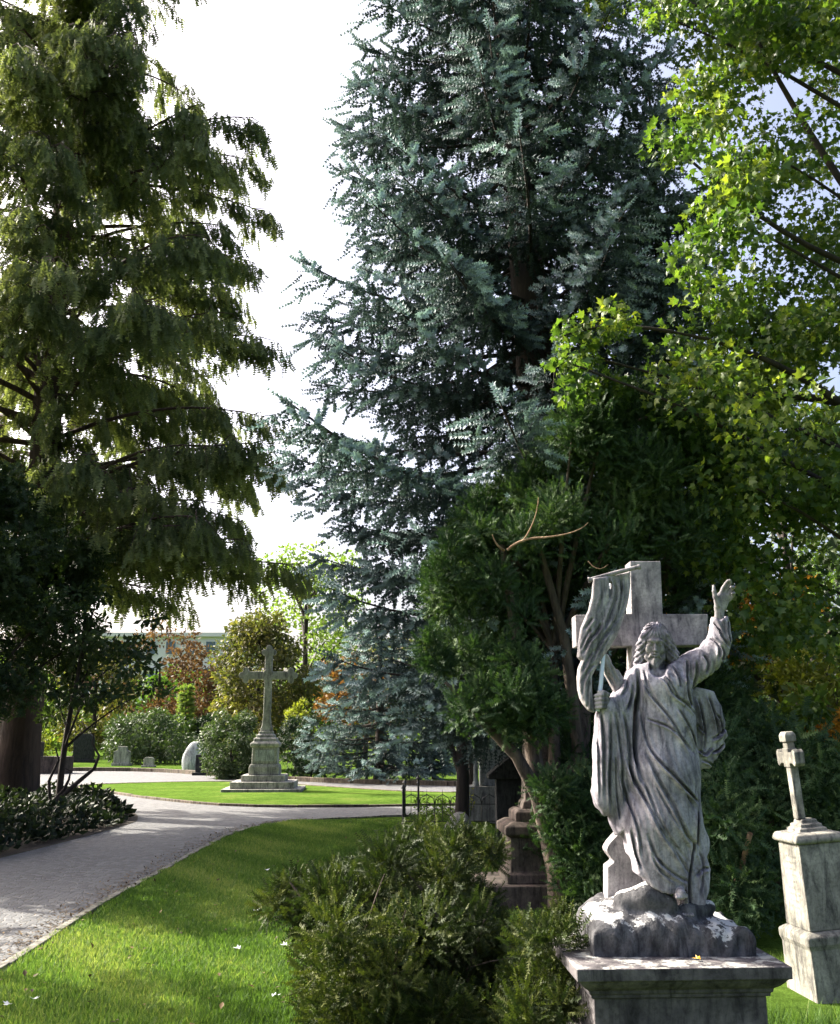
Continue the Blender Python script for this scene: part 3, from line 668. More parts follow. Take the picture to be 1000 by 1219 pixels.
conifer('column_conifer', (-13.3, 56), 4.2, lambda z, a: .55*max(0, 1-z/4.3)**.5, .2, .3, 6, M['lime_tree'], 'narrow yellow green conifer column standing above the far shrubs', 'tree', trunk_r=.08, sh=.25, sec=.25, tert=.15, brush=BR2, hang=.1, droop=.1)
# leaf litter along the path edge
n = 2600; u_ = rng.random(n)*34; re2 = np.array(right_edge[:60]); k = u_.astype(int); p_ = re2[k]+(re2[k+1]-re2[k])*(u_-k)[:, None]+np.stack([-np.abs(rng.normal(size=n))*.16-.02, rng.normal(size=n)*.05], -1)
o = scatter(LF, np.stack([p_[:,0], p_[:,1], rng.uniform(.008,.02,n)], -1), frames(rnd_dir(n)*[1,1,.25]), rng.uniform(.02,.05,n), rng.random(n), 'leaf_litter', M['litter'], None); o['kind'] = 'stuff'
n = 420; x = rng.uniform(-3, 1, n); y = 4.8+12*rng.random(n)**1.4; k = inl(x, y); x, y = x[k], y[k]; n = len(x)
o = scatter(LF, np.stack([x, y, rng.uniform(.02,.05,n)], -1), frames(rnd_dir(n)*[1,1,.4]), rng.uniform(.025,.06,n), rng.random(n), 'fallen_leaves', M['litter'], None); o['kind'] = 'stuff'
spots = [(-24.5,58,6.2,'green_tree'), (-20.5,62,7.0,'gold_tree'), (-17.6,66,8.8,'russet_tree'), (-12.4,64,6.6,'russet_tree'), (-29,60,8,'green_tree'), (-35,66,9,'dark_leaf'),
         (-10.2,70,5.6,'dark_leaf'), (-7,76,7,'green_tree'), (-2.0,72,9,'gold_tree'), (2.5,78,11,'green_tree'), (7,66,10,'dark_leaf'), (12,62,11,'green_tree'), (17,58,12,'dark_leaf'), (22,54,12,'green_tree'), (27,60,13,'dark_leaf')]
desc = {'green_tree': 'green broadleaf tree', 'gold_tree': 'yellowing broadleaf tree', 'russet_tree': 'rusty brown broadleaf tree', 'dark_leaf': 'dark green broadleaf tree'}
where = ['at the far edge of the lawn behind the brown tomb', 'far behind the small grey gravestone', 'far back left of the white building, above the dark hedge', 'far back above the narrow conifer column', 'far back behind the small tree stems at the left', 'far back at the left edge behind the redwood trunk',
         'low between the white building and the round golden tree', 'far behind the round golden tree', 'far back behind the spruce, above the orange tree', 'far back behind the spruce trunk', 'far back behind the stone niche monument', 'far back behind the statue', 'far back right of the statue arm', 'far back above the leaning gravestone', 'far back at the right edge']
for i, (x, Y, h, mt) in enumerate(spots):
    r = h*.42
    broadleaf('broadleaf_tree', (x, Y), (x, Y, h*.5), (r, r*.9, h*.48), 50, h*.11, 100, .32, M[mt], desc[mt]+' '+where[i], 'tree', 'trees along the far edge of the cemetery', LF, .2, 'bark_dark', .85, .5, 8)
# far wood mass closing the horizon
n = 26000; x = rng.uniform(-95, 95, n); y = 92+rng.uniform(-6, 6, n)-np.abs(x)*.25; top = 5.2+1.8*np.sin(x*.21)+1.1*np.sin(x*.57+1); top = top+np.where(x > 0, 4+2*np.sin(x*.3), -1.2)
z = top*rng.random(n)**.8; D = rnd_dir(n)
o = scatter(LF, np.stack([x, y, z], -1), frames(D, rng.random(n)*6.28), rng.uniform(.7, 1.3, n), np.clip(.5+.5*np.sin(x*.35)+rng.normal(size=n)*.2, 0, 1), 'distant_wood', M['green_tree'], None); o['kind'] = 'stuff'
# clipped dark hedge behind
mb = MB()
n = 16000; x = rng.uniform(-17.5, -9.5, n); y = 57+rng.uniform(-.7, .7, n); z = rng.uniform(.05, 2.3, n)+.15*np.sin(x*3)
hd = empty('hedge', (-13.5, 57, 0), 'long dark clipped hedge at the back of the far lawn', 'hedge')
scatter(LF, np.stack([x, y, z], -1), frames(rnd_dir(n), rng.random(n)*6.28), rng.uniform(.14, .26, n), rng.random(n), 'foliage', M['yew_col'], hd)
# right side: low yews, orange shrub, hedge, shaded backdrop
broadleaf('yew_shrub', (3.25, 9.2), (3.2, 9.2, .75), (.85, .7, .95), 46, .24, 150, .16, M['yew'], 'upright green yew shrub between the statue and the leaning gravestone', 'shrub', None, YS, .05, 'bark_pale', 1.2, .5, 8)
cut_parent = broadleaf('yew_shrub', (2.25, 8.2), (2.25, 8.3, .55), (.6, .6, .75), 30, .22, 140, .14, M['yew'], 'dark low yew shrub behind the lower robe of the statue', 'shrub', None, YS, .04, 'bark_pale', 1.2, .5, 8)
broadleaf('orange_shrub', (5.8, 13.2), (5.75, 13.2, 1.2), (1.05, .8, .95), 44, .22, 130, .10, M['orange'], 'small shrub with orange autumn leaves behind the leaning gravestone', 'shrub', None, LF, .04, 'bark_dark')
broadleaf('orange_tree', (6.7, 17.5), (6.2, 17.5, 3.6), (1.5, 1.2, 1.0), 22, .4, 90, .15, M['orange'], 'patch of orange leaves on a tree at the right, level with the raised stone hand', 'tree', None, LF, .08, 'bark_dark')
broadleaf('yellow_shrub', (6.6, 15.2), (6.3, 15.2, 2.2), (.9, .8, .8), 22, .3, 80, .13, M['yellow'], 'loose yellow green shrub with bare stems above the orange shrub', 'shrub', None, LF, .05, 'bark_pale')
broadleaf('laurel_shrub', (5.0, 13.0), (4.9, 13.0, .9), (1.1, .8, 1.1), 34, .3, 110, .15, M['green_tree'], 'loose mid green shrub behind the yew, right of the statue', 'shrub', None, LF, .05, 'bark_dark')
for (x, Y, h, r, mt, lab) in [(3.9, 17, 7.5, 2.6, 'dark_leaf', 'dense dark tree directly behind the statue and its cross'), (7.5, 19.5, 9, 3.0, 'dark_leaf', 'tall dark tree behind the raised stone arm'), (11.5, 20.5, 10, 3.4, 'dark_leaf', 'tall dark tree at the right edge behind the maple'),
                              (2.6, 22, 4.6, 1.8, 'dark_leaf', 'low dark tree behind the spruce trunk'), (9.6, 16.0, 4.4, 2.0, 'green_tree', 'green tree low at the right edge behind the orange shrub')]:
    broadleaf('background_tree', (x, Y), (x, Y, h*.52), (r, r*.8, h*.52), 60, .62, 120, .22, M[mt], lab, 'tree', 'dark trees closing the view at the right', LF, .16, 'bark_dark', .85, .4, 9)
# bare trunks
def bare_trunk(px, py0, py1, Y, r, label, lean=0, leaf=None):
    b = P(px, py0, Y); b[2] = 0; t_ = P(px+lean, py1, Y)
    root = empty('tree', (b[0], b[1], 0), label, 'tree')
    V, F = tube_np([(np.array([b, (b+t_)/2+np.array([.03,0,0]), t_]), np.array([r*1.2, r, r*.85])), (bez(t_-np.array([0,0,.8]), t_+np.array([-.3,0,.3]), t_+np.array([-.8,.2,1.2]), 6), r*np.linspace(.5,.15,6)),
                    (bez(t_-np.array([0,0,.1]), t_+np.array([.1,0,.6]), t_+np.array([.3,.2,1.6]), 6), r*np.linspace(.8,.2,6))], 9)
    mesh_np('trunk', V, F, M['bark_dark'], root, True)
    C = np.array([t_+np.array([random.uniform(-.9,.9), random.uniform(-.5,.9), random.uniform(.3,2.0)]) for k in range(14)])
    pos, d = clump_leaves(C, np.full(14, .4), 110, .7); D = d+rnd_dir(len(pos))*.8
    scatter(SP, pos, frames(D, rng.random(len(pos))*6), np.full(len(pos), .2), rng.random(len(pos)), 'crown', M['yew_col'], root)
bare_trunk(549, 985, 870, 16.9, .11, 'slim dark bare trunk standing by the iron railing', 0)
bare_trunk(561, 960, 860, 20.5, .09, 'second dark trunk, thinner, just right of the slim trunk by the railing', -3)
# trees off to the left whose shade falls on the near lawn
broadleaf('broadleaf_tree', (-10.2, 15.2), (-10.0, 15.2, 5.6), (2.3, 2.2, 3.0), 80, .65, 150, .28, M['green_tree'], 'green tree just out of view at the left beside the redwood', 'tree', None, LF, .15, 'bark_dark')
broadleaf('broadleaf_tree', (-12.5, 11.6), (-12.5, 11.6, 7.6), (1.9, 1.9, 2.4), 16, .42, 90, .24, M['green_tree'], 'green tree out of view to the left that shades the near lawn', 'tree', None, LF, .15, 'bark_dark')
# ------------------------------------------------------------------ implicit modelling for carved stone
class Field:
    def __init__(s, lo, hi, h):
        s.lo = np.array(lo, float); s.h = h; s.n = np.ceil((np.array(hi)-s.lo)/h).astype(int)+1
        s.v = np.full(s.n, 1.0, np.float32); s.ax = [s.lo[i]+h*np.arange(s.n[i]) for i in range(3)]
    def sub(s, lo, hi, pad):
        a = np.clip(((np.array(lo)-pad-s.lo)/s.h).astype(int), 0, s.n-1); b = np.clip(((np.array(hi)+pad-s.lo)/s.h).astype(int)+2, 1, s.n)
        sl_ = tuple(slice(a[i], b[i]) for i in range(3))
        X, Y, Z = np.meshgrid(*[s.ax[i][sl_[i]].astype(np.float32) for i in range(3)], indexing='ij', sparse=True)
        return sl_, X, Y, Z
    def comb(s, sl_, d, k, op):
        a = s.v[sl_]
        if op == 'sub': d = -d; a_, b_ = -a, -d; r = -s._smin(-a, -d, k) if k else np.maximum(a, d)
        elif op == 'int': r = -s._smin(-a, -d, k)
        else: r = s._smin(a, d, k) if k else np.minimum(a, d)
        s.v[sl_] = r
    @staticmethod
    def _smin(a, b, k):
        h = np.clip(k-np.abs(a-b), 0, None)/k
        return np.minimum(a, b)-h*h*k*.25
    def cone(s, p, q, r0, r1, k=.01, ysc=1, op='add'):
        p = np.array(p, float); q = np.array(q, float); R = max(r0, r1)
        sl_, X, Y, Z = s.sub(np.minimum(p, q)-[R, R*ysc, R], np.maximum(p, q)+[R, R*ysc, R], k+3*s.h)
        d = q-p; d[1] /= ysc; L2 = (d**2).sum()+1e-12; x = X-p[0]; y = (Y-p[1])/ysc; z = Z-p[2]
        t = np.clip((x*d[0]+y*d[1]+z*d[2])/L2, 0, 1)
        D = np.sqrt((x-t*d[0])**2+(y-t*d[1])**2+(z-t*d[2])**2)-(r0+(r1-r0)*t)
        s.comb(sl_, D, k, op)
    def chain(s, pts, rs, k=.01, ysc=1, op='add'):
        for i in range(len(pts)-1): s.cone(pts[i], pts[i+1], rs[i], rs[i+1], k, ysc, op)
    def ell(s, c, r, k=.01, R=None, op='add'):
        c = np.array(c, float); r = np.array(r, float); m_ = r.max()
        sl_, X, Y, Z = s.sub(c-m_, c+m_, k+3*s.h); x, y, z = X-c[0], Y-c[1], Z-c[2]
        if R is not None:
            Ri = np.array(R).T; x, y, z = (Ri[0,0]*x+Ri[0,1]*y+Ri[0,2]*z, Ri[1,0]*x+Ri[1,1]*y+Ri[1,2]*z, Ri[2,0]*x+Ri[2,1]*y+Ri[2,2]*z)
        k0 = np.sqrt((x/r[0])**2+(y/r[1])**2+(z/r[2])**2)+1e-6; k1 = np.sqrt((x/r[0]**2)**2+(y/r[1]**2)**2+(z/r[2]**2)**2)+1e-6
        s.comb(sl_, k0*(k0-1)/k1, k, op)
    def mesh(s):
        v = s.v; ins = v < 0
        c = np.zeros(tuple(s.n-1), np.int8)
        for i in (0, 1):
            for j in (0, 1):
                for k in (0, 1): c += ins[i:s.n[0]-1+i, j:s.n[1]-1+j, k:s.n[2]-1+k]
        act = (c > 0)&(c < 8); I = np.argwhere(act); idx = np.full(act.shape, -1, np.int32); idx[act] = np.arange(len(I))
        acc = np.zeros((len(I), 3)); cnt = np.zeros(len(I))
        corners = [(i,j,k) for i in (0,1) for j in (0,1) for k in (0,1)]
        for a in corners:
            for ax in range(3):
                if a[ax] == 1: continue
                b = list(a); b[ax] = 1
                va = v[I[:,0]+a[0], I[:,1]+a[1], I[:,2]+a[2]]; vb = v[I[:,0]+b[0], I[:,1]+b[1], I[:,2]+b[2]]
                m_ = (va < 0) != (vb < 0); t = np.where(m_, va/np.where(m_, va-vb, 1), 0)
                p = np.tile(np.array(a, float), (len(I), 1)); p[:, ax] += t
                acc += p*m_[:, None]; cnt += m_
        V = s.lo+s.h*(I+acc/cnt[:, None]); Q = []
        for ax in range(3):
            sl0 = [slice(None)]*3; sl1 = [slice(None)]*3; sl0[ax] = slice(0, -1); sl1[ax] = slice(1, None)
            A = ins[tuple(sl0)]; Bv = ins[tuple(sl1)]; u, w_ = (ax+1) % 3, (ax+2) % 3
            for flip, cond in ((0, A & ~Bv), (1, ~A & Bv)):
                E = np.argwhere(cond); E = E[(E[:, u] > 0)&(E[:, w_] > 0)&(E[:, u] < s.n[u]-1)&(E[:, w_] < s.n[w_]-1)]
                if not len(E): continue
                du = np.zeros(3, int); du[u] = 1; dw = np.zeros(3, int); dw[w_] = 1
                q = [idx[tuple((E-a).T)] for a in (du+dw, dw, 0*du, du)]
                q = np.stack(q, -1)
                Q.append(q[:, ::-1] if flip else q)
        F = np.concatenate(Q); return V, F
def poly_sdf(poly, X, Z):
    """signed distance (negative inside) to polygon in the x-z plane, X (n,1) Z (1,m)"""
    P_ = np.array(poly); n = len(P_); d = np.full(np.broadcast(X, Z).shape, 1e9, np.float32); s_ = np.zeros(d.shape, bool)
    for i in range(n):
        a = P_[i]; b = P_[i-1]; e = b-a; wx = X-a[0]; wz = Z-a[1]
        t = np.clip((wx*e[0]+wz*e[1])/(e@e+1e-12), 0, 1); d = np.minimum(d, (wx-e[0]*t)**2+(wz-e[1]*t)**2)
        c = ((a[1] > Z) != (b[1] > Z)); xi = (b[0]-a[0])*(Z-a[1])/(b[1]-a[1]+1e-12)+a[0]; s_ ^= c & (X < xi)
    d = np.sqrt(d); return np.where(s_, -d, d)
SY = 4.42                                   # depth of the figure's middle
K = .00378                                  # metres per traced unit at that depth
def Q(px, py, dy=0.0):
    p = P(px, py, SY); p[1] += dy
    # keep the outline size of a part that stands nearer or farther
    return p
def Q2(px, py): p = P(px, py, SY); return (p[0], p[2])
class Relief:
    def __init__(s, F):
        s.F = F; s.X = F.ax[0][:, None]; s.Z = F.ax[2][None, :]; s.D = np.zeros((len(F.ax[0]), len(F.ax[2])), np.float32)
    def stroke(s, pts, amp, sig, ridge=.5, taper=True):
        pts = smooth_poly([Q2(*p) for p in pts], 5, False); P_ = np.array(pts); best = np.full(s.D.shape, 1e9); tt = np.zeros(s.D.shape)
        n = len(P_)-1; sgn = np.zeros(s.D.shape)
        for i in range(n):
            a, b = P_[i], P_[i+1]; e = b-a; wx = s.X-a[0]; wz = s.Z-a[1]; t = np.clip((wx*e[0]+wz*e[1])/(e@e+1e-12), 0, 1)
            d = (wx-e[0]*t)**2+(wz-e[1]*t)**2; m_ = d < best; best = np.where(m_, d, best); tt = np.where(m_, (i+t)/n, tt); sgn = np.where(m_, np.sign(wx*e[1]-wz*e[0]), sgn)
        d = np.sqrt(best); f = np.minimum(1, np.minimum(tt, 1-tt)*5+.15) if taper else 1
        s.D += (f*(-amp*np.exp(-(d/sig)**2)+ridge*amp*np.exp(-((d-2.1*sig)/(1.2*sig))**2)*(sgn*.35+.65))).astype(np.float32)
def folds():
    out = []
    A = out.append
    g = lambda pts, a=.011, s_=.006, r=.55: A((pts, a*1.8, s_*.85, r))
    g([(760,812),(766,826),(776,839),(789,856),(802,877),(817,896)])
    g([(764,856),(776,861),(788,866),(802,879),(814,898)], .010, .005)
    g([(777,804),(786,816),(793,828),(810,839),(822,850)], .010)
    g([(798,843),(808,858),(817,873),(825,893)], .010)
    g([(758,845),(761,870),(769,896),(786,917),(807,938),(822,952)], .009)
    g([(811,806),(812,826),(818,842)], .010, .007)
    g([(756,800),(756,824),(753,850),(751,879),(752,905),(757,930)], .022, .009, .3)
    g([(712,848),(714,879),(715,915),(716,945)], .010)
    g([(722,850),(722,890),(721,926),(724,965)], .012)
    g([(728,850),(734,890),(737,926),(740,960)], .010)
    g([(738,850),(743,880),(746,915),(750,935)], .012, .007)
    g([(733,920),(742,950),(752,985),(757,1015)], .009)
    g([(740,900),(749,926),(762,953),(776,983),(798,1014),(812,1037)], .012, .007)
    g([(758,925),(771,965),(786,992),(806,1018)], .010)
    g([(762,895),(774,926),(791,958),(805,987),(818,1001)], .013, .008)
    g([(767,893),(778,908),(792,922),(808,938),(823,953)], .009)
    g([(745,985),(750,1010),(757,1030)], .009, .005)
    g([(762,990),(772,1015),(790,1033),(812,1046)], .011, .006)
    g([(766,1010),(776,1030),(793,1044)], .008, .005)
    g([(819,1000),(816,1020),(813,1046),(816,1078)], .020, .007, .3)
    g([(823,962),(822,985),(824,1005)], .012)
    g([(823,1039),(831,1032),(840,1032)], .012)
    g([(826,1010),(832,1030),(828,1060)], .009)
    g([(822,790),(822,806),(819,822)], .011); g([(812,788),(811,804),(809,818)], .009, .005)
    g([(830,782),(835,792),(833,803)], .008); g([(841,744),(846,752),(850,762),(858,773)], .010, .005)
    g([(849,772),(852,780),(851,788)], .009, .005); g([(857,742),(857,756),(860,768)], .008, .004); g([(838,762),(846,772),(846,786)], .009, .005)
    g([(770,787),(774,796),(784,806),(793,822),(800,834)], .010, .005); g([(794,794),(799,808),(801,820)], .008, .005)
    g([(782,800),(786,806)], .006, .004); g([(762,800),(764,815),(772,832)], .008, .005)
    g([(745,808),(742,820),(736,830)], .008); g([(750,815),(748,830),(742,846)], .009)
    g([(770,930),(784,960),(800,985)], .006, .005); g([(779,905),(800,930),(815,960)], .005, .006)
    g([(708,880),(709,915),(711,950)], .006, .004); g([(728,900),(730,940),(735,975)], .007, .004)
    # hanging sleeve at the right
    g([(830,832),(834,850),(838,870),(838,893)], .012); g([(842,828),(848,845),(853,862),(856,878)], .012)
    g([(827,860),(833,868),(838,874)], .008, .004); g([(848,880),(856,875),(863,868)], .012, .006); g([(832,893),(840,898),(848,889)], .010, .005)
    g([(852,850),(858,860),(860,876)], .010, .005); g([(848,896),(856,893),(862,886)], .010, .005); g([(836,905),(845,908),(850,912)], .007, .005)
    return out
BODY = [(768,790),(756,792),(750,799),(742,812),(733,823),(724,830),(716,833),(711,842),(706,850),(705,880),(705,915),(703.5,942),(708,956),(716,969),(724,980),(733,994),(738.5,988),(743,1000),(752,1023),(753,1037),(760,1041),(768,1050),(780,1057),(792,1059),(803,1056),(811,1052),(808,1065),(806,1078),(812,1088),(832,1078),(841,1055),(844,1034),(838,1019),(848,1005),(841,993),(833,978),(831,940),(829,900),(825,860),(822,836),(822,821),(830,812),(844,802),(852,789),(859,781),(863,766),(862,750),(857,736),(848,742),(841,736),(837,747),(837,759),(832,770),(818,777),(807,783),(797,789),(788,797),(778,798)]
CAPE = [(818,826),(828,818),(838,820),(850,823),(854,832),(859,840),(861,852),(865,860),(864,868),(869,876),(863,882),(865,889),(858,893),(856,903),(850,907),(846,916),(839,915),(832,921),(826,900),(822,870)]
BANNER = [(703,691),(715,689),(727,686),(740,683),(750,680),(750,695),(748,710),(745,723),(741,736),(737,748),(732,759),(723,773),(716,782),(711,789),(704,800),(701,806),(700.5,815),(701,826),(703,836),(703.5,849),(697,846),(691,839),(687,832),(684.5,822),(683.7,808),(685,797),(689,788),(684,784),(685,768),(688,750),(693,738),(697,729),(701,712),(702,700)]
STRAND = [(712,775),(722,780),(728,792),(735,799),(740,807),(741,814),(737,820),(732,826),(728,822),(723,816),(718,809),(716,800),(713,790)]

def bnd(poly, pad=.02):
    q = np.array([Q2(*p) for p in poly]); return q[:, 0].min()-pad, q[:, 0].max()+pad, q[:, 1].min()-pad, q[:, 1].max()+pad
def build_robe():
    x0, x1, z0, z1 = bnd(BODY); F = Field((x0, SY-.24, z0), (x1, SY+.22, z1), .0042)
    k = .03; u = K
    F.chain([Q(782,800), Q(787,818,-.01), Q(790,860,-.0)], [26*u, 34*u, 36*u], k, 1.0)
    F.chain([Q(790,860), Q(786,920,-.01), Q(786,970,-.02)], [38*u, 44*u, 45*u], k, .92)
    F.chain([Q(780,980,-.03), Q(785,1050,-.03)], [45*u, 34*u], k, .85)
    F.chain([Q(815,980,.02), Q(822,1085,.0)], [28*u, 26*u], k, .9)
    F.cone(Q(835,985,.05), Q(846,1006,.06), 12*u, 7*u, .012)
    F.chain([Q(760,805,.0), Q(745,822,-.01), Q(722,840,-.05)], [17*u, 15*u, 11*u], .02)
    F.chain([Q(722,845,-.05), Q(718,900,-.03), Q(716,955,-.02)], [15*u, 17*u, 15*u], .02, 1.0)
    F.chain([Q(735,838,-.03), Q(737,905,-.015), Q(738,985,-.0)], [15*u, 19*u, 13*u], .02, 1.1)
    F.chain([Q(805,800,.0), Q(828,795,-.01), Q(846,780,-.04)], [20*u, 21*u, 19*u], .02, 1.2)
    F.chain([Q(846,780,-.04), Q(852,765,-.07), Q(850,742,-.09)], [18*u, 14*u, 11*u], .02, 1.1)
    # outline
    X = F.ax[0][:, None]; Z = F.ax[2][None, :]
    ps = poly_sdf([Q2(*p) for p in BODY], X, Z)[:, None, :].astype(np.float32)
    F.v = -F._smin(-F.v, -np.broadcast_to(ps, F.v.shape), .013)
    rl_ = Relief(F)
    for s_ in folds(): rl_.stroke(*s_)
    D = rl_.D
    xx = (X-.95); zz = (Z-1.4); dg = xx*1.0+zz*.55
    fine = .0016*np.abs(np.sin(dg*95+2.2*np.sin(zz*11+xx*9)))**.7+.0011*np.sin(xx*210+zz*60+3*np.sin(zz*17))
    D = D+fine.astype(np.float32)
    Y = F.ax[1]
    wf = np.clip(.5-(Y-SY-.01)/.05, 0, 1).astype(np.float32)[None, :, None]
    back = (.008*np.sin(X*70+Z*9+1.5*np.sin(Z*5))+.004*np.sin(X*130-Z*14)).astype(np.float32)
    F.v -= wf*D[:, None, :]+(1-wf)*back[:, None, :]
    # second pass: hanging sleeve
    x0, x1, z0, z1 = bnd(CAPE); F2 = Field((x0, SY-.10, z0), (x1, SY+.2, z1), .0042)
    F2.chain([Q(836,828,.03), Q(845,850,.04), Q(849,875,.05), Q(842,905,.05)], [22*u, 24*u, 23*u, 19*u], .02, .6)
    F2.cone(Q(830,840,.03), Q(832,905,.04), 14*u, 12*u, .02)
    X2 = F2.ax[0][:, None]; Z2 = F2.ax[2][None, :]; ps = poly_sdf([Q2(*p) for p in CAPE], X2, Z2)[:, None, :]
    F2.v = -F2._smin(-F2.v, -np.broadcast_to(ps, F2.v.shape).astype(np.float32), .009)
    r2 = Relief(F2)
    for s_ in folds():
        if s_[0][0][0] > 825 and s_[0][0][1] > 820 and s_[0][0][1] < 925: r2.stroke(s_[0], s_[1]*1.5, s_[2], .8)
    F2.v -= r2.D[:, None, :]
    # neckline and cuff openings
    F.cone(Q(780,790,-.02), Q(776,800,-.13), 11*u, 9*u, .01, op='sub')
    F.cone(Q(849,746,-.09), Q(848,724,-.10), 6.5*u, 8*u, .006, op='sub')
    a = F.mesh(); b = F2.mesh()
    return a, b
def build_body():
    x0, x1, z0, z1 = bnd([(698,845),(866,690),(810,1092)]); F = Field((x0, SY-.26, z0), (x1, SY+.15, z1), .0034); u = K
    # trunk, legs and arms under the cloth
    F.chain([Q(786,815,.02), Q(790,860,.02), Q(790,925,.02)], [22*u, 20*u, 24*u], .02)
    F.chain([Q(780,930), Q(776,990), Q(792,1046,-.03)], [14*u, 11*u, 7*u], .015)
    F.chain([Q(800,930,.02), Q(810,1000,.02), Q(814,1074,.0)], [14*u, 11*u, 7*u], .015)
    F.chain([Q(764,812,.01), Q(742,838,-.0), Q(722,838,-.07)], [10*u, 7.5*u, 5*u], .012)
    F.chain([Q(806,805,.01), Q(846,790,-.03), Q(850,765,-.07), Q(848,734,-.105)], [11*u, 8.5*u, 7.2*u, 5.2*u], .012)
    # raised hand, palm towards the viewer
    y = -.11
    F.chain([Q(848,736,y), Q(848,727,y), Q(850,715,y-.005)], [5.0*u, 6.2*u, 6.6*u], .008, .62)
    F.cone(Q(852,726,y), Q(857,714,y-.006), 4.4*u, 3.8*u, .008, .7)
    F.chain([Q(845,725,y-.01), Q(841.5,715,y-.02), Q(840,708.5,y-.022), Q(839.6,702.5,y-.02)], [3.4*u, 2.7*u, 2.3*u, 1.7*u], .005)
    F.chain([Q(848.5,713,y-.005), Q(851,705,y-.012), Q(853.5,700,y-.02), Q(855.5,696.5,y-.03)], [2.6*u, 2.3*u, 2.0*u, 1.6*u], .003)
    F.chain([Q(853,712,y-.005), Q(856.5,704,y-.008), Q(859,699,y-.022), Q(857.5,696.5,y-.034)], [2.6*u, 2.3*u, 2.0*u, 1.6*u], .003)
    F.chain([Q(857,714,y-.004), Q(860.5,707.5,y-.012), Q(861.5,704,y-.03), Q(858,704.5,y-.04)], [2.5*u, 2.2*u, 1.9*u, 1.5*u], .003)
    F.chain([Q(859,718,y-.002), Q(862.5,713.5,y-.012), Q(862.5,711,y-.028), Q(859.5,712,y-.036)], [2.3*u, 2.0*u, 1.7*u, 1.4*u], .003)
    # hand gripping the pole
    y = -.085
    F.ell(Q(716,836,y+.005), (8*u, 6*u, 8.5*u), .01)
    for i, (yy, r) in enumerate(((828.5, 2.6), (833.2, 2.8), (838, 2.7), (842.3, 2.3))):
        F.chain([Q(717,yy,y-.012), Q(710.5,yy+.2,y-.036), Q(704.8,yy+.8,y-.026), Q(703.6,yy+1,y-.004)], [r*u, r*u, r*u*.92, r*u*.75], .002)
    F.chain([Q(719,828,y-.01), Q(713,825.5,y-.03), Q(707.5,825,y-.03)], [3.0*u, 2.6*u, 2.0*u], .004)
    # feet
    F.chain([Q(800,1048,-.06), Q(800,1058,-.15)], [6.5*u, 5.6*u], .01)
    for i in range(5): F.cone(Q(794+i*3.0,1057.5+abs(i-1)*.3,-.155), Q(793.2+i*3.1,1060.5,-.178+.004*i), (1.9-.12*i)*u, (1.7-.12*i)*u, .0015)
    F.chain([Q(812,1070,-.01), Q(810,1080,-.10)], [6*u, 5*u], .01)
    for i in range(5): F.cone(Q(805+i*2.6,1080.5,-.105), Q(804.5+i*2.8,1083,-.125), 1.6*u, 1.4*u, .0015)
    # head: local frame yawed to the viewer's left, tipped forward a little
    c = Q(777.5, 768, -.035); Rm = (Matrix.Rotation(math.radians(-12), 3, 'Z') @ Matrix.Rotation(math.radians(4), 3, 'Y') @ Matrix.Rotation(math.radians(7), 3, 'X'))
    def H(x, y_, z): return c+np.array(Rm @ Vector((x*u, y_*u, z*u)))
    E = lambda x, y_, z, rx, ry, rz, k=.006, op='add': F.ell(H(x, y_, z), (rx*u, ry*u, rz*u), k, Rm, op)
    C = lambda pts, rs, k=.003, op='add': F.chain([H(*p) for p in pts], [r*u for r in rs], k, 1, op)
    E(0, 3, 8, 13.2, 16.5, 16)
    E(0, -4.5, -3, 11.2, 11.5, 18, .012)
    E(0, -8, -17, 7.5, 7.5, 9.5, .012)
    E(0, -9, -23, 5.5, 5.5, 6, .012)
    C([(-8.2,-13.2,4.2), (-3.5,-16,5), (0,-16.2,4.2), (3.5,-16,5), (8.2,-13.2,4.2)], [1.7,2.0,1.6,2.0,1.7], .008)
    for s_ in (-1, 1):
        E(s_*4.9, -17.2, .6, 3.5, 2.9, 2.5, .005, 'sub')
        E(s_*4.9, -13.9, .5, 2.9, 2.5, 1.9, .002)
        C([(s_*2.4,-15.2,1.7), (s_*5,-16.0,2.4), (s_*7.8,-14.0,1.6)], [.55,.65,.5], .002)
        E(s_*7.4, -10.8, -5.0, 3.6, 3.6, 4.6, .01)
        E(s_*1.9, -17.0, -6.6, 1.5, 1.9, 1.3, .002)
        C([(0,-17.6,-9.8), (s_*4,-16.2,-11.2), (s_*6.5,-13.2,-15)], [1.0,1.2,.9], .005)
        C([(s_*10.5,-5,-6), (s_*9,-9,-15), (s_*4,-12.5,-23)], [2.2,2.8,2.6], .008)
    C([(0,-15.6,3.8), (0,-18.6,-2), (0,-20.9,-6.2)], [1.25,1.4,1.9], .004)
    C([(-3.2,-17.0,-13.0), (0,-17.8,-12.9), (3.2,-17.0,-13.0)], [.9,1.25,.9], .002)
    C([(-3.6,-18.6,-11.7), (0,-19.4,-11.5), (3.6,-18.6,-11.7)], [.7,.8,.7], .001, 'sub')
    C([(0,-16,-17), (0,-14,-24), (0,-12,-28)], [2.2,3.0,2.0], .008)
    F.chain([H(0,3,-14), Q(780,797,.0), Q(782,808,.01)], [8.5*u, 9*u, 12*u], .012)
    F.cone(Q(768,806,-.06), Q(792,806,-.06), 8*u, 8*u, .02)
    return F.mesh()
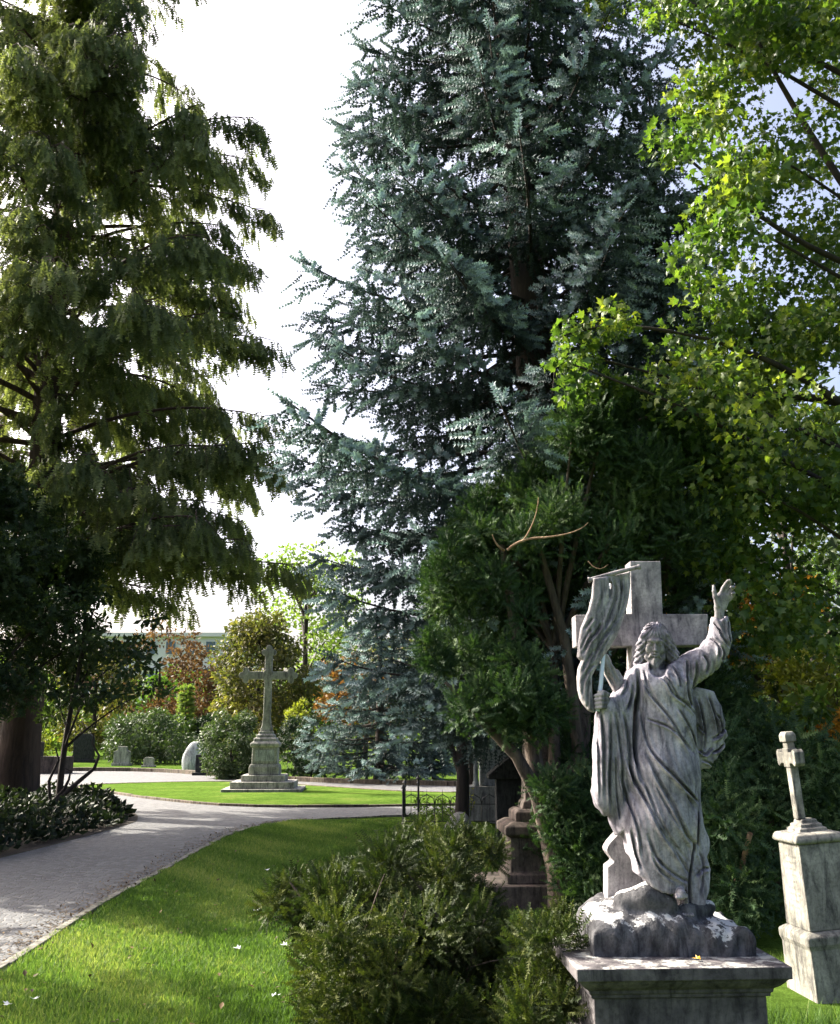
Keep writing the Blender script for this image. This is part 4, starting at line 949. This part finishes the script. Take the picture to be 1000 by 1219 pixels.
def build_hair():
    x0, x1, z0, z1 = bnd([(746,805),(815,732)]); F = Field((x0, SY-.16, z0), (x1, SY+.14, z1), .0034); u = K
    c = Q(777.5, 768, -.035); Rm = (Matrix.Rotation(math.radians(-12), 3, 'Z') @ Matrix.Rotation(math.radians(4), 3, 'Y') @ Matrix.Rotation(math.radians(7), 3, 'X'))
    def H(x, y_, z): return c+np.array(Rm @ Vector((x*u, y_*u, z*u)))
    F.ell(H(0,4.5,9.5), (15.8*u, 18.2*u, 17.5*u), .01, Rm)
    F.chain([H(-12,-6,10), H(-14.5,-3,-2), H(-16,0,-16), H(-19,-1,-27)], [5*u,6*u,6.5*u,5.5*u], .012)
    F.chain([H(12,-5,12), H(15.5,-1,0), H(20,1,-12), H(25,3,-22)], [5.5*u,7*u,7.5*u,6*u], .012)
    F.chain([H(14,5,8), H(18,8,-10), H(22,8,-22)], [7*u,8*u,7*u], .012)
    F.chain([H(-12,6,4), H(-12,9,-14), H(-10,10,-24)], [7*u,8*u,6*u], .012)
    F.cone(H(0,8,0), H(2,10,-24), 14*u, 11*u, .012)
    # face opening
    F.ell(H(0,-17.5,-5), (11.4*u, 12*u, 17.0*u), .006, Rm, 'sub')
    F.cone(H(0,-16,-20), H(1,-14,-36), 9*u, 9*u, .006, op='sub')
    # wavy locks
    sl_, X, Y, Z = F.sub(F.lo, F.lo+F.h*F.n, 0)
    x = (X-c[0])/u; y_ = (Y-c[1])/u; z = (Z-c[2])/u
    ph = np.arctan2(x, -(z-24))
    top = np.clip((z-2)/8, 0, 1)
    wav = np.sin(ph*25+y_*.35)*top+np.sin(x*1.6+2.2*np.sin(z*.45)+y_*1.2)*(1-top)
    wav2 = np.sin(z*1.0+np.abs(x)*.9)*(1-top)
    F.v -= (.0034*wav+.0028*wav2).astype(np.float32)
    # parting
    F.chain([H(0,-14,22), H(0,0,27.5), H(0,12,25)], [1.2*u]*3, .004, 1, 'sub')
    return F.mesh()
def build_banner():
    u = K
    x0, x1, z0, z1 = bnd(BANNER); F = Field((x0, SY-.24, z0), (x1, SY+.12, z1), .0040)
    X, Y, Z = F.ax[0][:, None, None], F.ax[1][None, :, None], F.ax[2][None, None, :]
    # sheet: wavy mid surface, thicker where it gathers below
    zt = Q2(0,690)[1]; zb = Q2(0,850)[1]; t = np.clip((zt-Z)/(zt-zb), 0, 1)
    xc = np.array([Q(px,690+20*i)[0] for i, px in enumerate((727,724,720,715,707,699,694,693,698))])
    xcc = np.interp(t.ravel(), np.linspace(0,1,9), xc)[None, None, :]
    half = np.interp(t.ravel(), [0,.5,1], [24*u, 22*u, 10*u])[None, None, :]
    ymid = SY-.035+.0*t + .03*np.sin((X-xcc)/half*1.5)*(1-t) - .045*t
    th = .016+.022*np.clip(t*1.6, 0, 1)*np.clip(1-((X-xcc)/half)**2, .15, 1)
    F.v = (np.abs(Y-ymid)-th).astype(np.float32)*.8
    ps = poly_sdf([Q2(*p) for p in BANNER], F.ax[0][:, None], F.ax[2][None, :])[:, None, :].astype(np.float32)
    F.v = -F._smin(-F.v, -np.broadcast_to(ps, F.v.shape), .014)
    r = Relief(F)
    for pts, a, s_ in [([(727,690),(731,705),(728,720),(722,735),(716,752)], .012, .006), ([(737,688),(738,705),(735,722),(730,738),(717,756)], .012, .005), ([(722,690),(724,700),(723,715)], .010, .005),
                       ([(743,690),(742,710),(737,730),(728,745),(715,758)], .008, .005), ([(692,752),(697,745),(702,738)], .010, .005), ([(690,780),(697,765),(706,755),(712,745)], .014, .006), ([(700,790),(706,776),(714,762),(726,750)], .013, .006),
                       ([(688,775),(693,762),(699,752)], .009, .004), ([(706,786),(716,768),(727,752)], .008, .004), ([(690,800),(695,788),(703,775)], .010, .005), ([(688,815),(694,802),(703,792)], .009, .005), ([(695,842),(695,826),(697,808)], .009, .004), ([(689,828),(690,815),(695,803)], .007, .004),
                       ([(712,693),(713,712),(708,730)], .006, .005)]:
        r.stroke(pts, a, s_, .6)
    wf = np.clip(.5-(Y-ymid)/.01, 0, 1); F.v -= (wf*r.D[:, None, :]-(1-wf)*r.D[:, None, :]*.6).astype(np.float32)
    # ragged hole below the rod
    F.chain([Q(724.5,697,-.04), Q(724.5,702,-.04)], [1.9*u, 1.2*u], .004, 6, 'sub')
    a = F.mesh()
    x0, x1, z0, z1 = bnd(STRAND); F = Field((x0, SY-.14, z0), (x1, SY+.10, z1), .0040)
    F.chain([Q(716,778,-.03), Q(727,797,-.02), Q(735,812,-.02), Q(734,824,-.02)], [9*u, 10*u, 10*u, 8*u], .01, .8)
    ps = poly_sdf([Q2(*p) for p in STRAND], F.ax[0][:, None], F.ax[2][None, :])[:, None, :].astype(np.float32)
    F.v = -F._smin(-F.v, -np.broadcast_to(ps, F.v.shape), .012)
    r = Relief(F)
    for pts in ([(720,784),(726,797),(733,812)], [(725,788),(733,800),(737,812)], [(717,792),(722,804),(729,816)]): r.stroke(pts, .007, .004, .6)
    F.v -= r.D[:, None, :]
    return a, F.mesh()
def build_rock():
    F = Field((.60, 4.14, .66), (1.48, 4.80, 1.06), .0065)
    x0, x1, y0, y1, zb = .705, 1.372, 4.225, 4.66, .70
    X, Y, Z = F.ax[0][:, None, None], F.ax[1][None, :, None], F.ax[2][None, None, :]
    ztop = .80+.085*np.clip(1-((X-.98)/.30)**2, 0, 1)*np.clip((Y-y0)/.16, 0, 1)**.6 + .02*np.clip((.98-X)/.2, 0, 1)*np.clip((Y-y0)/.2, 0, 1)
    ztop = ztop+.008*np.sin(X*23+Y*11)+.006*np.sin(X*47-Y*31+1)+.004*np.sin(X*90+Y*70)
    rag = .006*np.sin(X*31+Z*23)+.004*np.sin(X*77-Z*41)
    d = np.maximum(np.maximum(x0-X, X-x1), np.maximum(y0-Y+rag, Y-y1)); d = -F._smin(-d, -(Z-ztop), .05); F.v = np.maximum(d, zb-.02-Z).astype(np.float32)
    F.chain([Q(742,1072,-.04), Q(765,1064,-.08), Q(788,1072,-.10)], [.05,.05,.04], .03, 1)
    F.chain([Q(768,1058,-.06), Q(778,1062,-.09)], [.035,.035], .02, 1)
    F.chain([Q(812,1082,-.08), Q(840,1078,-.04)], [.04,.03], .03, 1)
    # cracks between the rock slabs
    F.chain([Q(735,1081,-.16), Q(760,1082,-.17), Q(785,1072,-.16), Q(808,1084,-.16), Q(840,1088,-.15)], [.004]*5, .008, 4, 'sub')
    return F.mesh()
mon = empty('statue_monument', (1.0, 4.4, 0), 'weathered stone statue of a bearded robed man with raised hand and banner before a cross', 'statue')
(rv, rf), (cv, cf) = build_robe()
bv, bf = build_body()
fig = mesh_np('figure', bv, bf, M['marble_mottled'], mon, True)
n0 = len(rv); V = np.concatenate([rv, cv]); F_ = np.concatenate([rf, cf+n0])
def sub_part(name, V, F, mat):
    o = mesh_np(name, V-np.array(mon.location), F, mat, None, True); o.parent = fig; return o
sub_part('robe', V, F_, M['marble'])
hv, hf = build_hair(); sub_part('hair', hv, hf, M['marble'])
(av, af), (sv, sf) = build_banner()
ban = mesh_np('banner', np.concatenate([av, sv]), np.concatenate([af, sf+len(av)]), M['marble_mottled'], mon, True)
V, F = tube_np([(np.array([Q(698.5,692.5,-.05), Q(728,684.5,-.05), Q(759,676.5,-.05)]), np.array([.0095,.010,.0095])), (np.array([Q(698,692.6,-.05), Q(699,692.4,-.05), Q(701,691.8,-.05)]), np.array([.012,.014,.011])), (np.array([Q(756,677.5,-.05), Q(758,676.9,-.05), Q(759.5,676.5,-.05)]), np.array([.011,.0135,.011]))], 12)
o = mesh_np('banner_rod', V-np.array(mon.location), F, M['marble_mottled'], None, True); o.parent = ban
V, F = tube_np([(np.array([Q(706.5,847,-.10), Q(711,815,-.09), Q(714.6,787,-.065), Q(718,765,-.03), Q(728,686,-.0)]), np.array([.0095]*5))], 14); mesh_np('banner_pole', V, F, M['pole'], mon, True)
kv, kf = build_rock(); mesh_np('rock_base', kv, kf, M['rock'], mon, True)
print('statue', len(bv), len(rv), len(hv), len(av), len(kv), round(time.time()-T0, 1))
# cross behind the figure
mb = MB(); cd = .085
cx = lambda px, py: Q2(px, py)
def sc(px, py): p = P(px, py, SY+.13); return (p[0], p[2])
pts = [sc(750,668), sc(786.5,668), sc(789,731), sc(843,731), sc(842,768), sc(790.5,768.5), sc(800,1062), sc(748,1062), sc(752.5,769), sc(686,769.5), sc(685,732), sc(752,730.5)]
mb.prism(pts, SY+.13, SY+.13+.12); o = mb.build('stone_cross', M['marble_mottled'], mon, bevel=.004)
# scrolled slab behind the robe on the left
mb = MB(); pts = smooth_poly([sc(742,985), sc(734,992), sc(724,1003), sc(720.5,1011), sc(724,1018), sc(729,1024)], 4, False)+[sc(728,1026), sc(721.5,1031), sc(721.5,1075), sc(770,1075), sc(770,985)]
mb.prism(pts, SY+.09, SY+.20); mb.build('support_slab', M['marble_mottled'], mon, bevel=.003)
def ped(prof, hw, hd, name, mat, rot=3, bevel=.004, c=(1.008, 4.375)):
    mb = MB(); mb.rings(hw, hd, prof); mb.xf(Matrix.Translation((c[0], c[1], 0)) @ Matrix.Rotation(math.radians(rot), 4, 'Z')); return mb.build(name, mat, mon, bevel=bevel)
ped([(.078,.700), (.078,.655), (.066,.652), (.058,.640), (.040,.622), (.022,.610), (.020,.596), (.012,.594), (.012,.580), (.0,.577)][::-1], .345, .265, 'cornice', M['plinth'])
ped([(0,.40), (0,.577)], .343, .263, 'pedestal', M['plinth'])
ped([(.10,.0), (.10,.33), (.07,.39), (.01,.40)], .345, .265, 'base_step', M['plinth'])
def leaf_thing(loc, rot, s_, mat, label, cat='leaf', group=None, name='fallen_leaf'):
    V, F = tpl_maple(); V = V.copy(); V[:, 1] *= 1.3
    o = mesh_py(name, [(v[0]*s_, (v[2]-.4)*s_, abs(v[1])*s_+.004) for v in V], [tuple(f) for f in F], mat); o.location = loc; o.rotation_euler = (0, 0, rot)
    return tag(o, label, cat, group)
lp = P(829.5, 1141, 4.16); leaf_thing((lp[0], 4.155, .703), 1.2, .032, M['fallen'], 'small yellow fallen leaf lying on the pedestal ledge')
for i, (px, py) in enumerate([(305,1090), (282,1136), (8,1205), (40,1198), (328,1194), (318,1040), (338,1132)]):
    g_ = G(px, py); leaf_thing((g_[0], g_[1], .035), i*1.3, .055, M['fallen_pale'], 'small pale leaf scrap lying on the near lawn', group='pale leaf scraps scattered on the near lawn')

# ------------------------------------------------------------------ leaning gravestone with cross at the right
st = empty('leaning_gravestone', (2.555, 6.5, 0), 'pale leaning gravestone with a small cross on top, sunlit left side, right of the statue', 'gravestone')
XF = Matrix.Translation((2.555, 6.5, 0)) @ Matrix.Rotation(math.radians(-4.2), 4, 'Y') @ Matrix.Rotation(math.radians(6), 4, 'Z')
def stp(name, mb, parent=st, bevel=.008, mat='stele'):
    mb.xf(XF); o = mesh_py(name, [Vector(v)-st.location for v in mb.V], mb.F, M[mat], None, False, bevel); o.parent = parent; return o
mb = MB(); mb.rings(.188, .188, [(.012,-.1), (.0,.30), (.010,.33), (.010,.375), (-.028,.40)]); stp('base', mb)
mb = MB(); mb.rings(.157, .157, [(.0,.40), (-.018,.905)]); shaft = stp('shaft', mb)
mb = MB(); mb.rings(.158, .158, [(-.018,.905), (.004,.915), (.008,.935), (-.008,.965), (-.05,.972), (-.066,.974), (-.066,.994), (-.084,.996), (-.084,1.018), (-.102,1.02), (-.106,1.045)]); stp('cap', mb)
mb = MB(); a = .030
mb.box(-.027,.027,-.033,.033,1.045,1.585); mb.xf(Matrix.Translation((-.035, 0, 0)))
o1 = stp('cross', mb)
mb = MB(); zc = 1.43; t_ = .0285
pts = [(-.125,zc-.035),(-.105,zc-.055),(-.075,zc-.035),(-.04,zc-.035),(-.04,zc-.06),(.04,zc-.06),(.04,zc-.035),(.075,zc-.035),(.105,zc-.055),(.125,zc-.035),(.125,zc+.035),(.105,zc+.055),(.075,zc+.035),(.04,zc+.035),(.04,zc+.06),(-.04,zc+.06),(-.04,zc+.035),(-.075,zc+.035),(-.105,zc+.055),(-.125,zc+.035)]
mb.prism(pts, -.034, .034); mb.V = [(y, x, z) for x, y, z in mb.V]; mb.F = [f[::-1] for f in mb.F]; mb.xf(Matrix.Translation((-.035, 0, 0))); stp('cross_arm', mb, o1, .005)
mb = MB(); mb.rings(.038, .044, [(.0,1.53), (.0,1.575), (-.012,1.595)]); mb.xf(Matrix.Translation((-.035, 0, 0))); stp('cross_head', mb, o1, .005)
# worn inscription: rows of shallow illegible cuts on the sunlit side
mb = MB(); rr = random.Random(4)
for r_ in range(9):
    z = .82-.038*r_; y = -.085+.015*(r_ % 3)
    while y < .07:
        l = rr.uniform(.006, .016); e_ = .157-.018*(z-.40)/.505
        mb.box(-e_-.0015, -e_+.004, y, y+l*.35, z, z+.014); y += l+.008
stp('inscription', mb, shaft, 0, 'grey_stone')

# ------------------------------------------------------------------ tall cross monument on the island
cm = empty('cross_monument', (-4.15, 26.6, 0), 'tall grey stone cross with trefoil ends on a stepped pedestal on the small lawn', 'monument')
XM = Matrix.Translation((-4.12, 26.6, .037)) @ Matrix.Diagonal((.92, .92, 1, 1)) @ Matrix.Rotation(math.radians(3), 4, 'Z')
def cmp_(name, mb, bevel=.015, parent=cm, mat='grey_stone'):
    mb.xf(XM); o = mesh_py(name, [Vector(v)-cm.location for v in mb.V], mb.F, M[mat], None, False, bevel); o.parent = parent; return o
mb = MB(); mb.rings(1.12, .95, [(0,-.05), (0,.07)]); cmp_('step', mb)
mb = MB(); mb.rings(.90, .76, [(0,.07), (0,.24)]); cmp_('step', mb)
mb = MB(); mb.rings(.62, .55, [(0,.24), (0,.40)]); cmp_('step', mb)
mb = MB(); mb.rings(.40, .38, [(.03,.40), (.03,.60), (.01,.64), (-.01,.68)]); cmp_('pedestal_foot', mb)
mb = MB(); mb.rings(.365, .345, [(0,.68), (-.01,1.10)]); dado = cmp_('pedestal', mb, mat='pale_stone' if False else 'grey_stone')
mb = MB(); mb.box(-.27,.27,-.355,-.342,.75,1.04); cmp_('inscription_panel', mb, .006, dado, 'pale_stone')
mb = MB(); mb.rings(.36, .34, [(0,1.10), (.05,1.14), (.06,1.20), (.0,1.25), (-.03,1.27), (-.03,1.33), (-.10,1.37), (-.10,1.42), (-.16,1.46), (-.16,1.52)]); cmp_('pedestal_cap', mb)
# cross with cusped foot and trefoil ends
mb = MB(); s_w = .105
mb.prism([(-.17,1.50),(.17,1.50),(.17,1.60),(.13,1.66),(.12,1.80),(s_w,1.86),(s_w,3.0),(s_w,3.55),(-s_w,3.55),(-s_w,1.86),(-.12,1.80),(-.13,1.66),(-.17,1.60)], -.10, .10)
cr = cmp_('cross', mb)
mb = MB(); mb.box(-.62,.62,-.092,.092,3.0-.105,3.0+.105); cmp_('cross_arm', mb, .015, cr)
def trefoil(cx_, cz, ang):
    mb = MB()
    def disc(x, z, r, d):
        pts = [(x+r*math.cos(a), z+r*math.sin(a)) for a in np.linspace(0, 2*PI, 15)[:-1]]; mb.prism(pts, -d, d)
    disc(cx_, cz, .13, .104)
    for k, dd in ((0, .115), (90, .125), (-90, .125)):
        a = math.radians(ang+k); disc(cx_+dd*math.cos(a), cz+dd*math.sin(a), .085, .098+.002*(k > 0)+.004*(k < 0))
    disc(cx_, cz, .055, .115)
    cmp_('trefoil', mb, .008, cr)
trefoil(-.66, 3.0, 180); trefoil(.66, 3.0, 0); trefoil(0, 3.62, 90)
mb = MB(); pts = [(.17*math.cos(a), 3.0+.17*math.sin(a)) for a in np.linspace(0, 2*PI, 17)[:-1]]; mb.prism(pts, -.115, .115); cmp_('rosette', mb, .02, cr)
# ------------------------------------------------------------------ other graves
def thing1(name, label, cat, loc, mat, parts, rot=0, group=None):
    root = empty(name, loc, label, cat, group); root.rotation_euler = (0, 0, rot)
    for pn, mb, mt in parts:
        me = bpy.data.meshes.new(pn); me.from_pydata(mb.V, [], mb.F); me.update(); me.materials.append(M[mt or mat]); o = bpy.data.objects.new(pn, me); COL.objects.link(o); o.parent = root
        b = o.modifiers.new('bevel', 'BEVEL'); b.width = .01; b.segments = 2; b.limit_method = 'ANGLE'
    return root
def mk(*a):
    mb = MB()
    for kind, args in a: getattr(mb, kind)(*args)
    return mb
arch = lambda w, h, r: [(-w,0), (w,0)]+[(w*math.cos(t), h-r+r*math.sin(t)) for t in np.linspace(0, PI, 11)]
# brown tomb behind the yew shrub (stepped, with an obelisk shaft)
bx0 = P(641, 1000, 9.7)[0]
thing1('stepped_tomb', 'dark brown stepped tomb half hidden between the yew shrub and the leaning yew trunk', 'tomb', (bx0, 9.7, 0), 'brown_stone',
   [('base_slab', mk(('box', (-.62,.62,-.45,.5,0,.22))), None), ('pedestal', mk(('rings', (.31,.28,[(.04,.22),(.04,.30),(0,.32),(0,.62)]))), None),
    ('cornice', mk(('rings', (.31,.28,[(.0,.62),(.05,.65),(.05,.72),(-.02,.76)]))), None), ('step', mk(('rings', (.25,.23,[(0,.76),(0,.84),(-.04,.87)]))), None),
    ('shaft', mk(('rings', (.14,.13,[(.04,.87),(.02,.93),(0,.95),(-.03,1.7),(-.10,1.82)]))), None)], math.radians(3))
# grey niche monument with columns
nx = P(586, 930, 17.5)[0]
mbn = MB()
nm = thing1('niche_monument', 'pale grey niche monument with slim columns and an arched top behind the iron railing', 'monument', (nx, 18.0, 0), 'pale_stone',
   [('plinth', mk(('box', (-.42,.42,-.3,.3,0,.62))), 'grey_stone'), ('column', mk(('lathe', ([(.06,.62),(.06,.68),(.045,.7),(.042,1.35),(.06,1.38),(.06,1.44)], 10, (-.27,-.2)))), None),
    ('column', mk(('lathe', ([(.06,.62),(.06,.68),(.045,.7),(.042,1.35),(.06,1.38),(.06,1.44)], 10, (.27,-.2)))), None),
    ('panel', mk(('box', (-.19,.33,-.08,.2,.62,1.44))), None), ('arched_top', mk(('prism', ([(-.36,1.442),(.36,1.442),(.36,1.54),(.28,1.60),(.2,1.72),(.1,1.84),(0,1.88),(-.1,1.84),(-.2,1.72),(-.28,1.60),(-.36,1.54)], -.26, .22))), 'grey_stone')])
# dark gabled lantern stone
lx = P(606, 940, 12.6)[0]
thing1('gabled_gravestone', 'black gabled gravestone in the shade left of the leaning yew trunk', 'gravestone', (lx, 12.6, 0), 'dark_granite',
   [('base', mk(('box', (-.24,.24,-.2,.2,0,.25))), None), ('stone', mk(('box', (-.17,.17,-.13,.13,.25,1.0))), None), ('gable', mk(('prism', ([(-.27,1.0),(.27,1.0),(.27,1.05),(0,1.27),(-.27,1.05)], -.2, .2))), None)])
rb = P(540, 985, 14)[0]
def boulder(name, label, loc, r, mat, cat='gravestone', seed=1):
    F = Field(np.array([-r[0], -r[1], -r[2]])*1.3, np.array(r)*1.3, min(r)/9); F.ell((0,0,0), r, .01)
    sl_, X, Y, Z = F.sub(F.lo, F.lo+F.h*F.n, 0); q = 5/min(r)
    F.v += (.09*min(r)*np.sin(X*q*.4+seed)*np.cos(Y*q*.5)*np.sin(Z*q*.3+seed*2)+.02*min(r)*np.sin(X*q*.8-Z*q*.5+seed)).astype(np.float32)
    V, f = F.mesh(); V = V[:]; o = mesh_np(name, V, f, M[mat], None, True); o.location = (loc[0], loc[1], loc[2]+r[2]*.25); return tag(o, label, cat)
boulder('round_stone', 'rounded pale grey stone peeping over the yew shrub below the railing', (P(546,985,13.0)[0], 13.0, .12), (.22,.18,.35), 'grey_stone', 'stone')
boulder('round_stone', 'small pale stone seen at the foot of the foreground yew shrub', (P(428,1186,5.9)[0], 5.9, 0), (.09,.07,.09), 'pale_stone', 'stone', 3)
o = boulder('boulder_gravestone', 'pale rounded boulder gravestone left of the round rhododendron', (-8.9, 39.5, .15), (.52,.3,.8), 'pale_stone')
thing1('black_gravestone', 'low polished black gravestone in front of the pale boulder', 'gravestone', (-7.75, 36.0, 0), 'dark_granite', [('base', mk(('box', (-.42,.42,-.2,.2,0,.10))), None), ('stone', mk(('box', (-.33,.33,-.1,.1,.10,.72))), None)])
thing1('upright_gravestone', 'small upright grey gravestone with shoulders on the far lawn', 'gravestone', (-13.6, 45.5, 0), 'grey_stone', [('base', mk(('box', (-.42,.42,-.2,.2,0,.12))), None), ('stone', mk(('prism', ([(-.36,.12),(.36,.12),(.36,.62),(.2,.70),(.2,.85),(-.2,.85),(-.2,.70),(-.36,.62)], -.12,.12))), None)])
thing1('low_gravestone', 'very low square gravestone beside the small upright one', 'gravestone', (-11.9, 43.8, 0), 'grey_stone', [('base', mk(('box', (-.28,.28,-.2,.2,0,.08))), None), ('stone', mk(('prism', ([(-.22,.08),(.22,.08),(.22,.34),(.14,.42),(-.14,.42),(-.22,.34)], -.1,.1))), None)])
thing1('brown_tomb', 'low brown box tomb with a taller block behind the thin tree stems', 'tomb', (-14.3, 37.6, 0), 'brown_stone', [('slab', mk(('box', (.0,1.1,-.4,.4,0,.62))), None), ('headstone', mk(('box', (-1.0,-.02,-.3,.3,0,1.15))), None)])
thing1('dark_gravestone', 'dark upright gravestone at the far left behind the yellow shrub', 'gravestone', (-16.9, 50, 0), 'dark_granite', [('base', mk(('box', (-.6,.6,-.2,.2,0,.15))), None), ('stone', mk(('prism', ([(-.5,.15),(.5,.15),(.5,1.2),(.3,1.4),(-.3,1.4),(-.5,1.2)], -.12,.12))), None)])
# iron railing round a grave
fx0, fx1, fy0, fy1 = P(480,950,17.2)[0], P(592,950,17.2)[0], 17.2, 19.0
fr = empty('iron_railing', ((fx0+fx1)/2, fy0, 0), 'black wrought iron railing with arches and finials around a grave', 'fence')
def post(x, y, h):
    mb = MB(); mb.lathe([(.03,0),(.03,.05),(.018,.07),(.018,h-.08),(.035,h-.07),(.018,h-.05),(.016,h-.01),(.05,h),(.02,h+.03),(.004,h+.07)], 8, (x, y))
    o = mesh_py('post', [Vector(v)-fr.location for v in mb.V], mb.F, M['iron']); o.parent = fr
for x, h in ((fx0, .62), (fx0+.26, .78), (fx0+1.0, .55), (fx1, .60)): post(x, fy0, h)
post(fx0, fy1, .62); post(fx1, fy1, .62)
def panel(a, b, n):
    a = np.array(a); b = np.array(b); ps_ = []
    for z in (.08, .36): ps_.append((np.array([[*a, z], [*((a+b)/2), z], [*b, z]]), np.array([.008]*3)))
    for i in range(n):
        p = a+(b-a)*(i/n); q = a+(b-a)*((i+1)/n); m_ = (p+q)/2
        ps_.append((np.array([[*p,.36],[*(p*.9+q*.1),.46],[*m_,.52],[*(p*.1+q*.9),.46],[*q,.36]]), np.array([.008]*5)))
        ps_.append((np.array([[*p,.0],[*p,.3],[*p,.50]]), np.array([.008,.008,.003]))); ps_.append((np.array([[*m_,.08],[*m_,.3],[*m_,.60]]), np.array([.006,.006,.003])))
    V, F = tube_np(ps_, 6); mesh_np('panel', V, F, M['iron'], fr)
panel((fx0, fy0), (fx1, fy0), 6); panel((fx0, fy0), (fx0, fy1), 6); panel((fx1, fy0), (fx1, fy1), 6)
broadleaf('grave_planting', ((fx0+fx1)/2, 18.1), ((fx0+fx1)/2, 18.1, .15), (.75,.6,.25), 22, .16, 90, .06, M['green_tree'], 'low green planting inside the iron railing', 'plant', None, LF, .02, 'bark_dark')
fl = empty('yellow_flowers', (P(557,952,17.0)[0], 17.05, .0), 'bunch of yellow flowers by the dark trunk at the railing', 'flowers')
b0 = np.array(fl.location); n = 60; ps = b0+np.array([0,0,.45])+rng.normal(size=(n,3))*np.array([.07,.05,.09])
scatter(LF, ps, frames(rnd_dir(n)), np.full(n, .07), np.ones(n), 'petals', M['yellow'], fl)
V, F = tube_np([(bez(b0, b0+np.array([d_,0,.2]), b0+np.array([d_*1.4,0,.42]), 5), np.full(5,.006)) for d_ in (-.05,0,.05)], 5); mesh_np('stem', V, F, M['green_tree'], fl)
# stub of a cut branch in the yew shrub at the right
V, F = tube_np([(np.array([P(868,1072,8.25), P(882,1035,8.0), P(893,992,7.85)]), np.array([.02,.022,.021]))], 9); mesh_np('cut_branch', V, F, M['twig'], cut_parent, True)
# ------------------------------------------------------------------ buildings beyond the trees
def building(name, x0, x1, y0, dep, h, fl_, nb, wall, label, roof='flat'):
    root = empty(name, ((x0+x1)/2, y0, 0), label, 'building'); L = lambda mb, n_, m_, par=root: mesh_py(n_, mb.V, mb.F, M[m_], root if par is root else None)
    mb = MB(); mb.box(x0, x1, y0, y0+dep, 0, h); L(mb, 'wall', wall)
    mb = MB(); mb.box(x0-.5, x1+.5, y0-.5, y0+dep+.5, h, h+.5); L(mb, 'roof', 'white_wall' if roof == 'flat' else 'brick')
    fh = h/fl_; bw = (x1-x0)/nb
    for i in range(fl_):
        for j in range(nb):
            mb = MB(); xa = x0+bw*(j+.22); xb = x0+bw*(j+.78); za = i*fh+fh*.3; zb = i*fh+fh*.85; mb.box(xa, xb, y0-.12, y0-.002, za, zb); L(mb, 'window', 'white_wall')
            mb = MB(); mb.box(xa+.12, xb-.12, y0-.15, y0-.125, za+.12, zb-.12); L(mb, 'pane', 'glass')
building('white_building', -40, -22.5, 122, 14, 13.0, 4, 7, 'white_wall', 'white flat roofed building seen above the trees left of the round golden tree')
building('brick_building', -58, -43, 130, 14, 11.0, 3, 5, 'brick', 'reddish building glimpsed through the redwood sprays at the left', 'r')
print('BUILD', round(time.time()-T0, 1), 's')
